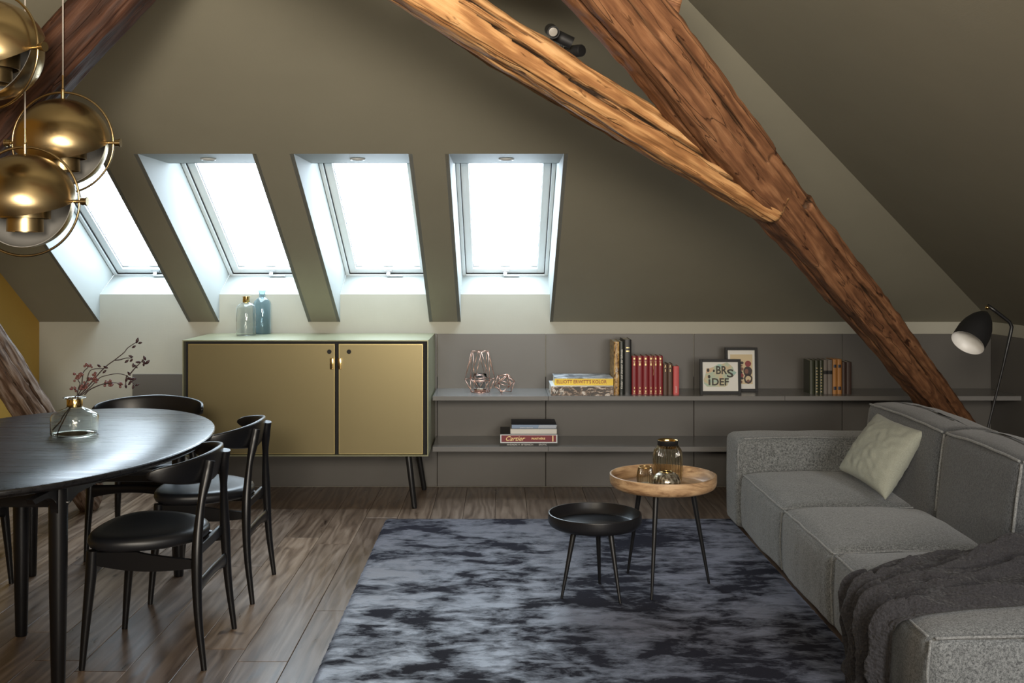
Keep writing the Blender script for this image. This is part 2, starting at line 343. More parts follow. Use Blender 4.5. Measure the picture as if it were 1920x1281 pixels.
# reveals
YE, ZE = 7.09, 1.363
TH = math.atan(SL)
for k, (a, b_) in enumerate(openings):
    bm = bmesh.new()
    sec = [(YB, ZK), (YT, ZT), (5.78, ZT), (5.78, 2.146), (YE, ZE), (YB, 1.226)]
    for x, dx in ((a, -.02), (b_, .02)): slab(bm, [(x, y, z) for y, z in sec], (dx, 0, 0))
    slab(bm, [(a, YT, ZT), (b_, YT, ZT), (b_, 5.78, ZT), (a, 5.78, ZT)], (0, 0, .02))
    slab(bm, [(a, 5.78, ZT), (b_, 5.78, ZT), (b_, 5.78, 2.16), (a, 5.78, 2.16)], (0, -.02, 0))
    slab(bm, [(a, YB, 1.226), (b_, YB, 1.226), (b_, YE+.05, ZE+.02), (a, YE+.05, ZE+.02)], (0, .02, -.04))
    tag(obj('trim_%d' % (k+1), bm, M_reveal), 'pale blue-lit reveal lining of skylight %s from the left' % ['first', 'second', 'third', 'fourth'][k], kind='structure')
    # window, local axes u = X, v = up the slope, n = into the room
    wdt = b_-a; cx = (a+b_)/2
    root = empty('window_%d' % (k+1), (cx, YE, ZE)); root['kind'] = 'structure'
    root['label'] = ['skylight partly behind the pendants, first from the left', 'skylight above the bottles, second from the left', 'third skylight from the left, above the cabinet doors', 'rightmost skylight, above the end of the cabinet'][k]
    root.rotation_euler = Matrix(((1, 0, 0), (0, -math.cos(TH), -math.sin(TH)), (0, math.sin(TH), -math.cos(TH)))).to_euler()
    hw = wdt/2-.002; Lw = 1.50
    def fr(bm, hw, v0, v1, t, z0, z1, tb=None):
        tb = tb or t
        box(bm, (-hw, v0, z0), (-hw+t, v1, z1), .002); box(bm, (hw-t, v0, z0), (hw, v1, z1), .002)
        box(bm, (-hw+t, v0, z0), (hw-t, v0+tb, z1), .002); box(bm, (-hw+t, v1-tb, z0), (hw-t, v1, z1), .002)
    bm = bmesh.new(); fr(bm, hw, 0, Lw, .022, -.03, .035); obj('frame', bm, M_white, root)
    bm = bmesh.new(); fr(bm, hw-.022, .022, Lw-.022, .004, -.03, .026); obj('gasket', bm, M_black_rubber, root)
    bm = bmesh.new(); fr(bm, hw-.026, .026, Lw-.026, .045, -.04, .018, .048); obj('sash', bm, M_white, root)
    bm = bmesh.new(); box(bm, (-hw+.06, .06, -.040), (hw-.06, Lw-.06, -.034)); obj('pane', bm, M_pane, root)
    bm = bmesh.new()
    hb = hw-.080; ns = 10; v0 = .085; dv = (Lw-.12-v0)/ns
    G = []
    for i in range(ns*6+1):
        t = i/6; fl = t-math.floor(t); zz = -.012+.010*math.sin(PI*fl)
        wob = .004*math.sin(PI*fl)
        G.append([bm.verts.new((sx*(hb+wob), v0+t*dv, zz)) for sx in (-1, -.5, 0, .5, 1)])
    for i in range(len(G)-1):
        for j in range(4): bm.faces.new((G[i][j], G[i][j+1], G[i+1][j+1], G[i+1][j]))
    bl = obj('blind', bm, M_blind, root, smooth=True)
    for i in range(ns+1):
        bm = bmesh.new()
        for (x0, x1) in ((-hb-.004, -hb+.030), (-.03, .03), (hb-.030, hb+.004)):
            tube(bm, [(x0, v0+i*dv, .001), (x1, v0+i*dv, .001)], .0018, 6)
        obj('fold_clip', bm, M_clip, bl)
    for s in (-1, 1):
        bm = bmesh.new(); tube(bm, [(s*(hb+.009), v0, .004), (s*(hb+.009), v0+ns*dv, .004)], .0030, 6); obj('guide_rail', bm, M_clip, bl)
    bm = bmesh.new(); box(bm, (-hb-.008, v0-.014, -.016), (hb+.008, v0, .0), .003); obj('bottom_bar', bm, M_white, bl)
    bm = bmesh.new(); box(bm, (-.028, .036, .018), (.028, .060, .026), .003); box(bm, (-.012, .040, .026), (.012, .056, .055), .003)
    box(bm, (-.012, .034, .046), (.095, .050, .056), .004); hd = obj('handle', bm, M_alu, root)
    # round downlight in the soffit
    dl = empty('downlight', (cx, 5.52, ZT-.0005), ['white ring downlight over the skylight behind the pendants', 'white ring downlight over the skylight above the bottles', 'white ring downlight over the third skylight from the left', 'white ring downlight over the rightmost skylight'][k], 'light', 'ring downlights in the skylight soffits')
    bm = bmesh.new(); lathe(bm, [(.026, 0), (.039, 0), (.041, -.004), (.036, -.008), (.028, -.006)], 40, close=True); obj('ring', bm, M_white, dl, smooth=True)
    bm = bmesh.new(); lathe(bm, [(0, -.003), (.0275, -.003), (.0275, .0), (0, .0)], 32); obj('lens', bm, M_lens, dl)
# floor
bm = bmesh.new(); box(bm, (XL-.1, YF-.1, -.10), (XR+.1, YB+.1, -.014))
floor = tag(obj('floor', bm, M_gap), 'smoked oak plank floor in a brown grey tone', kind='structure')
pw = .182; ix = 0; x = XL+.004; rr = random.Random(3); cnt = 0
def plank(x0, x1, y0, y1):
    bm = bmesh.new(); g = .0009; c = .0016; x0 += g; x1 -= g; y0 += g; y1 -= g
    lz = rr.uniform(-.0006, 0)
    lo = [bm.verts.new(p) for p in ((x0, y0, -.014), (x1, y0, -.014), (x1, y1, -.014), (x0, y1, -.014))]
    mi = [bm.verts.new(p) for p in ((x0, y0, -c), (x1, y0, -c), (x1, y1, -c), (x0, y1, -c))]
    tp = [bm.verts.new(p) for p in ((x0+c, y0+c, lz), (x1-c, y0+c, lz), (x1-c, y1-c, lz), (x0+c, y1-c, lz))]
    for A, B in ((lo, mi), (mi, tp)):
        for i in range(4): bm.faces.new((A[i], A[(i+1) % 4], B[(i+1) % 4], B[i]))
    bm.faces.new(tp); return obj('plank', bm, M_plank, floor)
while x < XR-.02:
    x1 = min(x+pw, XR)
    y = 2.0-rr.uniform(0, 1.6)
    plank(x, x1, YF, y)
    while y < PB-.01:
        y1 = y+rr.choice((1.2, 1.6, 2.0, 2.2)); y1 = min(y1, PB)
        if PB-y1 < .35: y1 = PB
        plank(x, x1, y, y1); y = y1
    x = x1
# ------------------------------------------------------------------ timber frame
def frame_axes(P0, P1, roll, ref=(0, 0, 1)):
    P0, P1 = Vector(P0), Vector(P1); t = (P1-P0).normalized(); s = t.cross(Vector(ref)).normalized(); u = s.cross(t).normalized()
    R = Matrix((t, s, u)).transposed().to_4x4()
    R = R @ Matrix.Rotation(roll, 4, 'X'); R.translation = P0; return R, (P1-P0).length
def beam(name, P0, P1, wd, ht, roll, m, seed, label=None, cracks=(), wane=.02, rough=.006, slope=0.0, x_ref=0.0, notch=None, ref=(0, 0, 1)):
    R, L = frame_axes(P0, P1, roll, ref); nl = int(L/.014); ns_ = 30; bm = bmesh.new()
    cl = bm.verts.layers.float.new('crack'); rings = []
    loop = []
    for side in range(4):
        for j in range(ns_): loop.append((side, j/ns_))
    for i in range(nl+1):
        xx = L*i/nl; ring = []
        k = 1+slope*(xx-x_ref)
        for side, t in loop:
            a = -1+2*t
            y, z = [(a, -1), (1, a), (-a, 1), (-1, -a)][side]
            hy, hz = wd/2*k, ht/2*k
            # chamfer / wane at corners varying along the length
            wn = wane*(1+.9*noise.noise(Vector((xx*1.3, side*3.1+seed, 0))))
            d = max(0, abs(a)-(1-wn/min(hy, hz)*1.6)); 
            y2, z2 = y*hy, z*hz
            corner = max(0, (abs(y)+abs(z)-1.0)-(1-wn/min(hy, hz)*1.3)); 
            y2 *= 1-corner*.45; z2 *= 1-corner*.45
            q = Vector((xx*2.5, y2*6+seed*7, z2*6)); dn = rough*fbm(q, 3)+rough*.5*noise.noise(Vector((xx*14, y2*30+seed, z2*30)))
            dn += .010*noise.noise(Vector((xx*.9, seed*3.3+side, 0)))
            cr = 0
            if notch and (side == 2 or (side == 3 and t < .36)):      # scarfed-in piece of the old joint
                sh = t*.05 if side == 3 else 0
                e1 = abs(xx-notch[0]-sh)
                if e1 < .014: dn -= .020*(1-e1/.014)**.5; cr = .8
                if notch[0]+sh < xx < notch[1]+sh: dn -= .009
                if abs(xx-notch[1]-sh) < .010: cr = .4
            for (cs, x0, x1, t0, t1, wdt_, dep) in cracks:
                if cs == side and x0 < xx < x1:
                    u = (xx-x0)/(x1-x0); tc = t0+(t1-t0)*u+.02*noise.noise(Vector((xx*5, seed, cs)))+.008*noise.noise(Vector((xx*22, seed, cs)))
                    wq = wdt_*math.sin(PI*u)**.5/(2*(hy if side in (0, 2) else hz))
                    dd = abs(t-tc)/max(wq, 1e-4)
                    if dd < 1: cr = max(cr, (1-dd)**.6*dep/.02); dn -= dep*(1-dd)**.5
            nr = Vector((0, y*1.0 if abs(y) >= abs(z) else 0, z*1.0 if abs(z) >= abs(y) else 0))
            p = Vector((xx, y2, z2))+nr*dn
            v = bm.verts.new(p); v[cl] = min(1, cr); ring.append(v)
        rings.append(ring)
    n_ = len(loop)
    for i in range(nl):
        A, B = rings[i], rings[i+1]
        for k in range(n_): bm.faces.new((A[k], A[(k+1) % n_], B[(k+1) % n_], B[k]))
    bm.faces.new(rings[0]); bm.faces.new(rings[-1][::-1])
    o = obj(name, bm, m, smooth=True); o.matrix_world = R
    if label: tag(o, label, 'beam')
    return o
# big hip strut on the right
P0 = Vector((2.2236, 5.5, .7485)); dA = Vector((-.5508, -.6895, .4229)); LA = 1.32
beam('timber_strut', P0-dA*LA, P0+dA*4.3, .1603, .1608, .3452, M_tim2, 1, 'heavy dark brown timber strut rising steeply from behind the sofa',
     cracks=((3, 1.0, 3.5, .50, .36, .007, .03), (3, 2.2, 2.8, .25, .42, .006, .02), (3, 3.7, 4.5, .40, .30, .008, .03), (3, 4.1, 5.4, .62, .5, .006, .02), (0, 2.0, 3.2, .4, .55, .006, .02), (0, 3.6, 5.0, .5, .4, .007, .02)),
     slope=.1819/3.2, x_ref=LA, notch=(LA+2.0, LA+2.36), rough=.008)
# lit brace
B0 = Vector((.848, 3.870, 1.704)); dB = Vector((-.7821, -.5615, .3687))
beam('timber_brace', B0-dB*.185, B0+dB*2.3, .170, .1405, .1864, M_tim1, 2, 'golden brown timber brace with long cracks running to the upper left',
     cracks=((3, .02, .36, .45, .62, .006, .025), (3, .17, 1.07, .40, .50, .007, .04), (3, .77, 1.54, .62, .42, .008, .045), (3, 1.2, 2.3, .22, .5, .007, .03), (0, .3, 1.8, .4, .6, .005, .012)), wane=.022, rough=.008)
beam('timber_strut', (-1.05, 3.81, 2.72), (-2.84, 3.884, .84), .165, .18, 0, M_tim3, 3, 'dark reddish timber strut behind the pendant lamps')
beam('timber_post', (-2.380, 6.20, .06), (-2.380, 4.0, 1.80), .125, .187, 0, M_tim4, 4, 'weathered leaning timber post behind the dining table',
     cracks=((3, .1, 1.6, .4, .55, .006, .03), (1, .1, 1.9, .4, .55, .006, .03), (1, .3, 1.5, .7, .6, .006, .02)), rough=.009)
beam('timber_tie', (.55, 3.4, 2.26), (-.3, 3.2, 2.46), .15, .16, 0, M_tim2, 5, 'timber tie beam just showing at the top edge between brace and strut')
# ------------------------------------------------------------------ shelves
SZ = .627; SY = 6.395; SX0 = -.412
def shelf(z, th, label, xe=XR-.012):
    r = empty('wall_shelf', (SX0, PB, z-th), label, 'shelf', 'long taupe wall shelves')
    for a, b_ in ((SX0, .281), (.2825, 1.70), (1.7015, xe)):
        bxo('shelf_board', (a-SX0, SY-PB, 0), (b_-SX0, -.0005, th), M_shelf, r, .0015)
    return r
shelf(SZ, .027, 'upper long taupe wall shelf carrying lanterns, books and pictures'); shelf(.3236, .030, 'lower long taupe wall shelf carrying one stack of books', 2.45)
# ------------------------------------------------------------------ cabinet
CX0, CX1, CY0, CY1, CZ0, CZ1 = -1.839, -.421, 6.15, 6.775, .310, .980
cab = empty('sideboard', (0, 0, 0), 'olive metal sideboard with two perforated brass doors on slanted black legs', 'sideboard')
bm = bmesh.new(); t = .006
box(bm, (CX0, CY0, CZ1-t), (CX1, CY1, CZ1)); box(bm, (CX0, CY0, CZ0), (CX1, CY1, CZ0+t)); box(bm, (CX0, CY0, CZ0+t), (CX0+t, CY1, CZ1-t)); box(bm, (CX1-t, CY0, CZ0+t), (CX1, CY1, CZ1-t))
obj('body', bm, M_olive, cab)
bm = bmesh.new(); box(bm, (CX0+t, CY0+.045, CZ0+t), (CX1-t, CY1-.002, CZ1-t)); obj('inner_carcass', bm, M_cabin, cab)
def px2x(px, Y): return (px-PX0)*Y/F
def door(p0, p1, name, hx):
    x0, x1 = px2x(p0, CY0), px2x(p1, CY0); z0, z1 = CZ0+.010, CZ1-.022
    d = bxo('door', (x0, CY0+.008, z0), (x1, CY0+.024, z1), M_edgebrass, cab, .001)
    bxo('perforated_panel', (x0+.006, CY0+.0065, z0+.006), (x1-.006, CY0+.0085, z1-.006), M_mesh, d)
    bm = bmesh.new(); zc = H-(682-PY0)*CY0/F; box(bm, (hx-.010, CY0-.012, zc-.032), (hx+.010, CY0+.009, zc+.032), .002); obj('handle', bm, M_polbrass, d, auto=.5)
    bm = bmesh.new(); cx = x1-.032 if hx > (x0+x1)/2 else x0+.060; lathe(bm, [(0, 0), (.013, 0), (.013, .002), (0, .002)], 24, M=Matrix.Translation((cx, CY0+.0066, z1-.045)) @ Matrix.Rotation(PI/2, 4, 'X')); obj('lock_disc', bm, M_cabin, d)
door(352, 627.5, 'l', px2x(622.5, CY0)); door(634.5, 793, 'r', px2x(637, CY0))
for (fx, tx, yy, ty) in ((-.505, -.545, 6.20, 6.24), (-.485, -.53, 6.70, 6.66), (-1.755, -1.715, 6.20, 6.24), (-1.775, -1.73, 6.70, 6.66)):
    bm = bmesh.new(); tube(bm, [(fx, yy, 0), (fx, yy, .01), (tx, ty, CZ0)], [.014, .016, .019], 20); obj('leg', bm, M_blackmetal, cab, auto=.6)
# ------------------------------------------------------------------ dining table
TX, TY, TA, TB, TZ = -1.8036, 4.195, .625, .988, .72
tb = empty('dining_table', (TX, TY, 0), 'large oval black stained dining table with turned tapered legs', 'table')
bm = bmesh.new(); rings = []
prof = [(0, .0), (.86, .0), (.955, .004), (.985, .010), (.998, .018), (1.0, .024), (.9985, .029), (.993, .0325), (.985, .034), (.6, .034), (0, .034)]
SEG = 160
for f_, z in prof:
    if f_ == 0: rings.append([bm.verts.new((0, 0, TZ-.034+z))])
    else: rings.append([bm.verts.new(((TA-(1-f_)*.62)*math.cos(2*PI*k/SEG) if f_ > .8 else TA*f_*math.cos(2*PI*k/SEG), (TB-(1-f_)*.62)*math.sin(2*PI*k/SEG) if f_ > .8 else TB*f_*math.sin(2*PI*k/SEG), TZ-.034+z)) for k in range(SEG)])
for A, B in zip(rings, rings[1:]):
    for k in range(SEG):
        k2 = (k+1) % SEG
        if len(A) == 1: bm.faces.new((A[0], B[k], B[k2]))
        elif len(B) == 1: bm.faces.new((A[k], B[0], A[k2]))
        else: bm.faces.new((A[k], B[k], B[k2], A[k2]))
obj('tabletop', bm, M_blackwood, tb, auto=.5)
LX, LY = .335, .66
for sx, sy in ((-1, -1), (1, -1), (-1, 1), (1, 1), (0, 0)):
    X, Y = sx*LX, sy*LY
    if sx == 0: X, Y = -.03, -.12
    bm = bmesh.new(); tube(bm, [(X, Y, 0), (X, Y, .006), (X, Y, .35), (X, Y, .62), (X, Y, .686)], [.020, .022, .029, .031, .029], 24); obj('leg', bm, M_blackfr, tb, auto=.6)
for sx in (-1, 1):
    bm = bmesh.new(); ya = -LY+.01; yb = LY-.01; P = []
    N_ = 30; top = []; bot = []
    for i in range(N_+1):
        u = i/N_; y = ya+(yb-ya)*u; e = min(u, 1-u)*(yb-ya); zl = .605+.025*min(1, max(0, (e-.03)/.10)); bot.append((y, zl)); top.append((y, .686))
    pts = [(sx*LX-.011, y, z) for y, z in bot]+[(sx*LX-.011, y, z) for y, z in reversed(top)]
    slab(bm, pts, (.022, 0, 0)); obj('apron', bm, M_blackfr, tb)
for yy in (-LY, LY, -.12):
    bm = bmesh.new(); box(bm, (-LX+.02, yy-.011, .615), (LX-.02, yy+.011, .686), .003); obj('apron', bm, M_blackfr, tb)
for sx in (-1, 1):
    for sy in (-1, 1):   # curved brackets that carry the overhang beyond each leg
        bm = bmesh.new(); pts = []
        for i in range(9):
            a = PI/2*i/8; pts.append((sx*LX, sy*(LY+.03+.10*(1-math.cos(a))), .60+.068*math.sin(a)))
        pts += [(sx*LX, sy*(LY+.20), .668), (sx*LX, sy*(LY+.22), .686), (sx*LX, sy*(LY+.01), .686), (sx*LX, sy*(LY+.01), .60)]
        slab(bm, [(p[0]-.012, p[1], p[2]) for p in pts], (.024, 0, 0)); obj('bracket', bm, M_blackfr, tb)
    bm = bmesh.new(); lathe(bm, [(0, 0), (.005, 0), (.005, .006), (0, .008)], 16, M=Matrix.Translation((sx*LX+.030, -LY, .63)) @ Matrix.Rotation(PI/2, 4, 'Y')); obj('bolt', bm, M_alu, tb)
# ------------------------------------------------------------------ chairs
def make_chair():
    r = empty('dining_chair', (0, 0, 0))
    bm = bmesh.new(); SG = 56
    def outl(k, f):
        a = 2*PI*k/SG; c, s = math.cos(a), math.sin(a)
        e = .82
        x = abs(c)**e*math.copysign(1, c); y = abs(s)**e*math.copysign(1, s)
        wd = .268-.060*(1-y)/2-.045*((1-y)/2)**2
        return x*wd*f, (.035+y*.205*f)
    rings = []
    for f_, z in [(0, .412), (.90, .412), (.975, .418), (1, .430), (.995, .442), (.965, .4515), (.90, .4565), (.75, .4575), (.5, .4545), (.25, .452), (0, .451)]:
        if f_ == 0: rings.append([bm.verts.new((0, .035, z))])
        else: rings.append([bm.verts.new((*outl(k, f_), z+(.006*abs(outl(k, f_)[0]/.268)**2 if z > .44 else 0))) for k in range(SG)])
    for A, B in zip(rings, rings[1:]):
        for k in range(SG):
            k2 = (k+1) % SG
            if len(A) == 1: bm.faces.new((A[0], B[k], B[k2]))
            elif len(B) == 1: bm.faces.new((A[k], B[0], A[k2]))
            else: bm.faces.new((A[k], B[k], B[k2], A[k2]))
    obj('seat', bm, M_leather, r, smooth=True)
    # backrest
    bm = bmesh.new(); NU = 56; rings = []
    for i in range(NU+1):
        u = -1+2*i/NU; au = abs(u)
        X = .272*math.sin(u*PI/2*.97)/math.sin(PI/2*.97)*(.9+.1*au); Yc = -.195+.163*au**2.1
        zt = .742-.034*au**1.6; zbm = .628+.048*au**1.5
        e = 1-max(0, (au-.86)/.14)**2.2; mid = (zt+zbm)/2; hh = max(.007, (zt-zbm)/2*math.sqrt(max(0, e))+.003); th = .0105*(1-.45*au)+.001
        # outward normal in plan
        du = .01; 
        X2 = .272*math.sin((u+du)*PI/2*.97)/math.sin(PI/2*.97)*(.9+.1*abs(u+du)); Y2 = -.195+.163*abs(u+du)**2.1
        t_ = Vector((X2-X, Y2-Yc, 0)).normalized(); nn_ = Vector((t_.y, -t_.x, 0))
        ring = []
        for k in range(16):
            a = 2*PI*k/16; c, s = math.cos(a), math.sin(a)
            zz = abs(s)**.35*math.copysign(1, s)*hh; tt = abs(c)**.7*math.copysign(1, c)*th
            lean = -(mid+zz-.685)*.18
            ring.append(bm.verts.new(Vector((X, Yc+lean, mid+zz))+nn_*tt))
        rings.append(ring)
    for A, B in zip(rings, rings[1:]):
        for k in range(16): bm.faces.new((A[k], A[(k+1) % 16], B[(k+1) % 16], B[k]))
    bm.faces.new(rings[0]); bm.faces.new(rings[-1][::-1]); obj('backrest', bm, M_blackfr, r, smooth=True)
    for s in (-1, 1):
        bm = bmesh.new(); P = smooth_path([(s*.212, .212, 0), (s*.208, .200, .15), (s*.202, .185, .32), (s*.200, .180, .415)], 18)
        tube(bm, P, [.0105+.0095*min(1, p.z/.34) for p in P], 16, up=(0, 1, 0)); obj('leg', bm, M_blackfr, r, auto=.7)
        bm = bmesh.new(); P = smooth_path([(s*.212, -.215, 0), (s*.205, -.192, .2), (s*.190, -.184, .40), (s*.155, -.188, .56), (s*.118, -.198, .66), (s*.108, -.206, .714)], 40)
        R_ = []
        for p in P:
            z = p.z; R_.append(.0105+.0095*min(1, z/.36) if z < .42 else (.020-.0055*min(1, (z-.42)/.14) if z < .58 else (.0145+.0065*min(1, (z-.58)/.07))))
        tube(bm, P, [(a_*1.0, a_*.95) for a_ in R_], 16, up=(0, 1, 0)); obj('leg', bm, M_blackfr, r, auto=.7)
        bm = bmesh.new(); bot = []; top = []
        for i in range(21):
            u = i/20; y = .19-.37*u; x = s*(.200-.008*u); zl = .352-.012*math.sin(PI*u)+.018*(1-u)**3; zt = .410-.030*max(0, (u-.45)/.55)**.7; bot.append((x, y, zl)); top.append((x, y, zt))
        for q in (bot+top[::-1],): slab(bm, [(p[0]-.009, p[1], p[2]) for p in q], (.018, 0, 0))
        obj('side_rail', bm, M_blackfr, r)
    for y0, zc, sg in ((-.186, .275, -1), (.192, .330, 1)):
        bm = bmesh.new(); P = [(-.20+.40*i/16, y0, zc+.014*math.sin(PI*i/16)) for i in range(17)]
        tube(bm, P, [(.008, .020+.012*abs(2*i/16-1)**2.5) for i in range(17)], 12); obj('stretcher', bm, M_blackfr, r, auto=.7)
    for q0, q1 in (((-.19, .17, .375), (.19, .19, .411)), ((-.175, -.178, .375), (.175, -.160, .411))): bxo('cross_rail', q0, q1, M_blackfr, r, .004)
    return r
ch = make_chair()
for i, (x, y, rz, lb) in enumerate(((-1.254, 3.94, PI/2, 'black curved-back dining chair nearest the camera, at the right long side of the table'),
                                   (-1.254, 4.665, PI/2, 'black curved-back dining chair in front of the sideboard, second along the table'),
                                   (-1.77, 5.30, PI, 'black dining chair at the far end of the table, mostly its curved rail showing'),
                                   (-2.39, 4.53, -PI/2, 'black dining chair on the left side of the table, only a leg showing'))):
    c = ch if i == 0 else copy_tree(ch)
    c.location = (x, y, 0); c.rotation_euler = (0, 0, rz); tag(c, lb, 'chair', 'black chairs around the oval table')
# ------------------------------------------------------------------ rug
bm = bmesh.new(); RX0, RX1, RY0, RY1 = -.641, 1.278, 2.7, 5.91; nx, ny = 150, 240; G = []
for j in range(ny+1):
    row = []
    for i in range(nx+1):
        u, v_ = i/nx, j/ny; X = RX0+(RX1-RX0)*u; Y = RY0+(RY1-RY0)*v_
        e = min(u*(RX1-RX0), (1-u)*(RX1-RX0), v_*(RY1-RY0), (1-v_)*(RY1-RY0))
        zz = .011 if e > .02 else .011*math.sqrt(max(0, e/.02))+.001
        if e < 1e-6: zz = .0005
        zz += .0012*fbm((X*9, Y*9, 0), 3)*min(1, e/.03)
        if i in (0, nx): X += .004*noise.noise(Vector((0, Y*40, i)))
        if j in (0, ny): Y += .004*noise.noise(Vector((X*40, 0, j)))
        row.append(bm.verts.new((X, Y, zz)))
    G.append(row)
for j in range(ny):
    for i in range(nx): bm.faces.new((G[j][i], G[j][i+1], G[j+1][i+1], G[j+1][i]))
tag(obj('rug', bm, M_rug, smooth=True), 'large ink blue viscose rug with shimmering mottled pile', 'rug')
# ------------------------------------------------------------------ sofa
def soft_box(a, b_, r, puff=(0, 0, 0, 0, 0, 0), n=26, seed=0, wr=0.0, front_wr=0.0):
    """rounded box with puffed faces; puff = -x,+x,-y,+y,-z,+z"""
    a, b_ = Vector(a), Vector(b_); c = (a+b_)/2; h = (b_-a)/2
    bm = bmesh.new(); bmesh.ops.create_cube(bm, size=2.0); bmesh.ops.subdivide_edges(bm, edges=bm.edges[:], cuts=n, use_grid_fill=True)
    for v in bm.verts:
        p = v.co.copy(); q = Vector([p[i]*h[i] for i in range(3)])
        inner = Vector([max(-(h[i]-r), min(h[i]-r, q[i])) for i in range(3)])
        # concentrate samples near the edges
        d = q-inner
        if d.length > 1e-9:
            m_ = max(abs(d[i]) for i in range(3)); d = d.normalized()*m_; 
        q = inner+d
        f = [1-p[i]**2 for i in range(3)]
        for ax in range(3):
            o1, o2 = [i for i in range(3) if i != ax]; am = (max(0, f[o1])*max(0, f[o2]))**.55
            if p[ax] < -.3: q[ax] -= puff[2*ax]*am*min(1, -p[ax])
            if p[ax] > .3: q[ax] += puff[2*ax+1]*am*min(1, p[ax])
        if wr: q += Vector((1, 1, 1))*wr*noise.noise((q+c)*6+Vector((seed*5, 0, 0)))
        if front_wr and p.x < -.8:
            q.x += front_wr*noise.noise(Vector((0, (q.y+c.y)*26, (q.z)*3+seed)))*(1-abs(p.z)**3)
        v.co = q+c
    return bm
def seam_loop(a, b_, r, edges, rad=.0055):
    pass
sofa = empty('sofa', (0, 0, 0), 'long grey woven fabric sofa with low arm and stitched seams', 'sofa')
SXF, SXB = 1.255, 2.14; FZ = .03
segs = [(5.587, 4.775, 'a'), (4.770, 4.045, 'b'), (4.040, 3.13, 'c')]
BKX = 1.86; BZ = .70
def piping(parent, pts, rad=.0045, wob=.003, seed=0):
    P = smooth_path(pts, 60); P = [p+Vector((noise.noise(p*9+Vector((seed, 0, 0))), noise.noise(p*9+Vector((0, seed, 3))), noise.noise(p*9+Vector((3, 0, seed)))))*wob for p in P]
    bm = bmesh.new(); tube(bm, P, rad, 8); return obj('piping', bm, M_pipe, parent, smooth=True)
SZ_ = .325
for i, (y1, y0, k) in enumerate(segs):
    xb = BKX+.02 if i < 2 else 2.29
    o = obj('seat_cushion', soft_box((SXF, y0, FZ), (xb, y1, SZ_), .035, (.022, 0, .012 if i == 2 else .004, .004, 0, .045), seed=i, wr=.004, front_wr=.010), M_sofa, sofa, smooth=True)
    e = .006
    piping(o, [(SXF+e, y1-.02, SZ_-.006), (SXF-.004, (y0+y1)/2, SZ_+.002), (SXF+e, y0+.02, SZ_-.006)], seed=i)
    if i == 2:
        piping(o, [(SXF+.02, y0+e-.002, SZ_-.004), (1.6, y0-.004, SZ_+.004), (2.0, y0-.004, SZ_+.004), (xb-.03, y0+e, SZ_-.004)], seed=9)
        piping(o, [(SXF+.006, y0+.006, SZ_-.01), (SXF-.006, y0-.004, .2), (SXF+.006, y0+.006, .05)], seed=4)
    else:
        piping(o, [(SXF+e, y0+.014, SZ_-.008), (SXF+.2, y0+.006, SZ_+.002), (xb-.03, y0+.006, SZ_+.002)], .004, seed=5)
    if i < 2:
        piping(o, [(SXF+.004, y0+.008, SZ_-.02), (SXF-.004, y0+.008, .18), (SXF+.004, y0+.008, .05)], .004, seed=6)
# backs
for i, (y1, y0) in enumerate(((5.52, 4.58), (4.575, 3.90))):
    o = obj('back_cushion', soft_box((BKX, y0, FZ), (SXB, y1, BZ), .03, (.018, .01, .012, .010, 0, .030), seed=10+i, wr=.004), M_sofa_shaded, sofa, smooth=True)
    for v in o.data.vertices:
        if v.co.z > .35 and v.co.x < (BKX+SXB)/2: v.co.x += (v.co.z-.35)*.10
    xt = BKX+.035+.006
    piping(o, [(xt, y1-.015, BZ-.004), (xt-.004, (y0+y1)/2, BZ+.006), (xt, y0+.015, BZ-.004)], .0055, seed=20+i)
    piping(o, [(xt+.004, y0+.004, BZ-.012), (xt-.022, y0-.002, .52), (xt-.034, y0+.004, .36)], .0055, seed=22+i)
    piping(o, [(SXB-.006, y1-.015, BZ-.006), (SXB+.004, (y0+y1)/2, BZ+.002), (SXB-.006, y0+.015, BZ-.006)], .0045, seed=26+i)
    piping(o, [(xt+.01, y0+.006, BZ-.006), ((xt+SXB)/2, y0+.000, BZ+.006), (SXB-.02, y0+.006, BZ-.006)], .0045, seed=30+i)
    for v in ((y0+y1)/2,): pass
o = obj('arm', soft_box((SXF-.02, 5.592, FZ), (SXB, 5.86, .505), .035, (.006, 0, .010, .006, 0, .008), seed=15, wr=.003), M_sofa, sofa, smooth=True)
piping(o, [(SXF+.02, 5.600, .50), (1.55, 5.592, .512), (1.85, 5.600, .504)], .004, seed=40)
piping(o, [(SXF-.006, 5.602, .475), (SXF-.014, 5.596, .42), (SXF-.010, 5.598, .34)], .004, seed=41)
bm = bmesh.new(); box(bm, (SXF+.05, 3.18, .0), (SXB-.05, 5.80, .034)); obj('plinth', bm, M_black_rubber, sofa)
# pillow
c00 = Vector((1.685, 4.68, .385)); c10 = Vector((1.600, 5.06, .445)); c11 = Vector((1.845, 5.22, .690)); c01 = Vector((1.900, 4.78, .668))
bm = bmesh.new(); n_ = 44; nrm = (c10-c00).cross(c01-c00).normalized()
if nrm.x > 0: nrm = -nrm
sides = []
for s in (1, -1):
    G = []
    for j in range(n_+1):
        row = []
        for i in range(n_+1):
            u, v_ = i/n_, j/n_; a, b2 = 2*u-1, 2*v_-1
            # edges bow inward between the corners
            uu = .5+(a*(1-.075*(1-b2*b2)))/2; vv = .5+(b2*(1-.075*(1-a*a)))/2
            p = c00*(1-uu)*(1-vv)+c10*uu*(1-vv)+c11*uu*vv+c01*(1-uu)*vv
            th = .078*((1-a**2)*(1-b2**2))**.42
            th += .006*noise.noise(p*9)*min(1, th*20)+.007*noise.noise(Vector((a*3+b2*7, b2*3-a*5, s)))*min(1, th*15)
            row.append((p+nrm*th*s))
        G.append(row)
    sides.append(G)
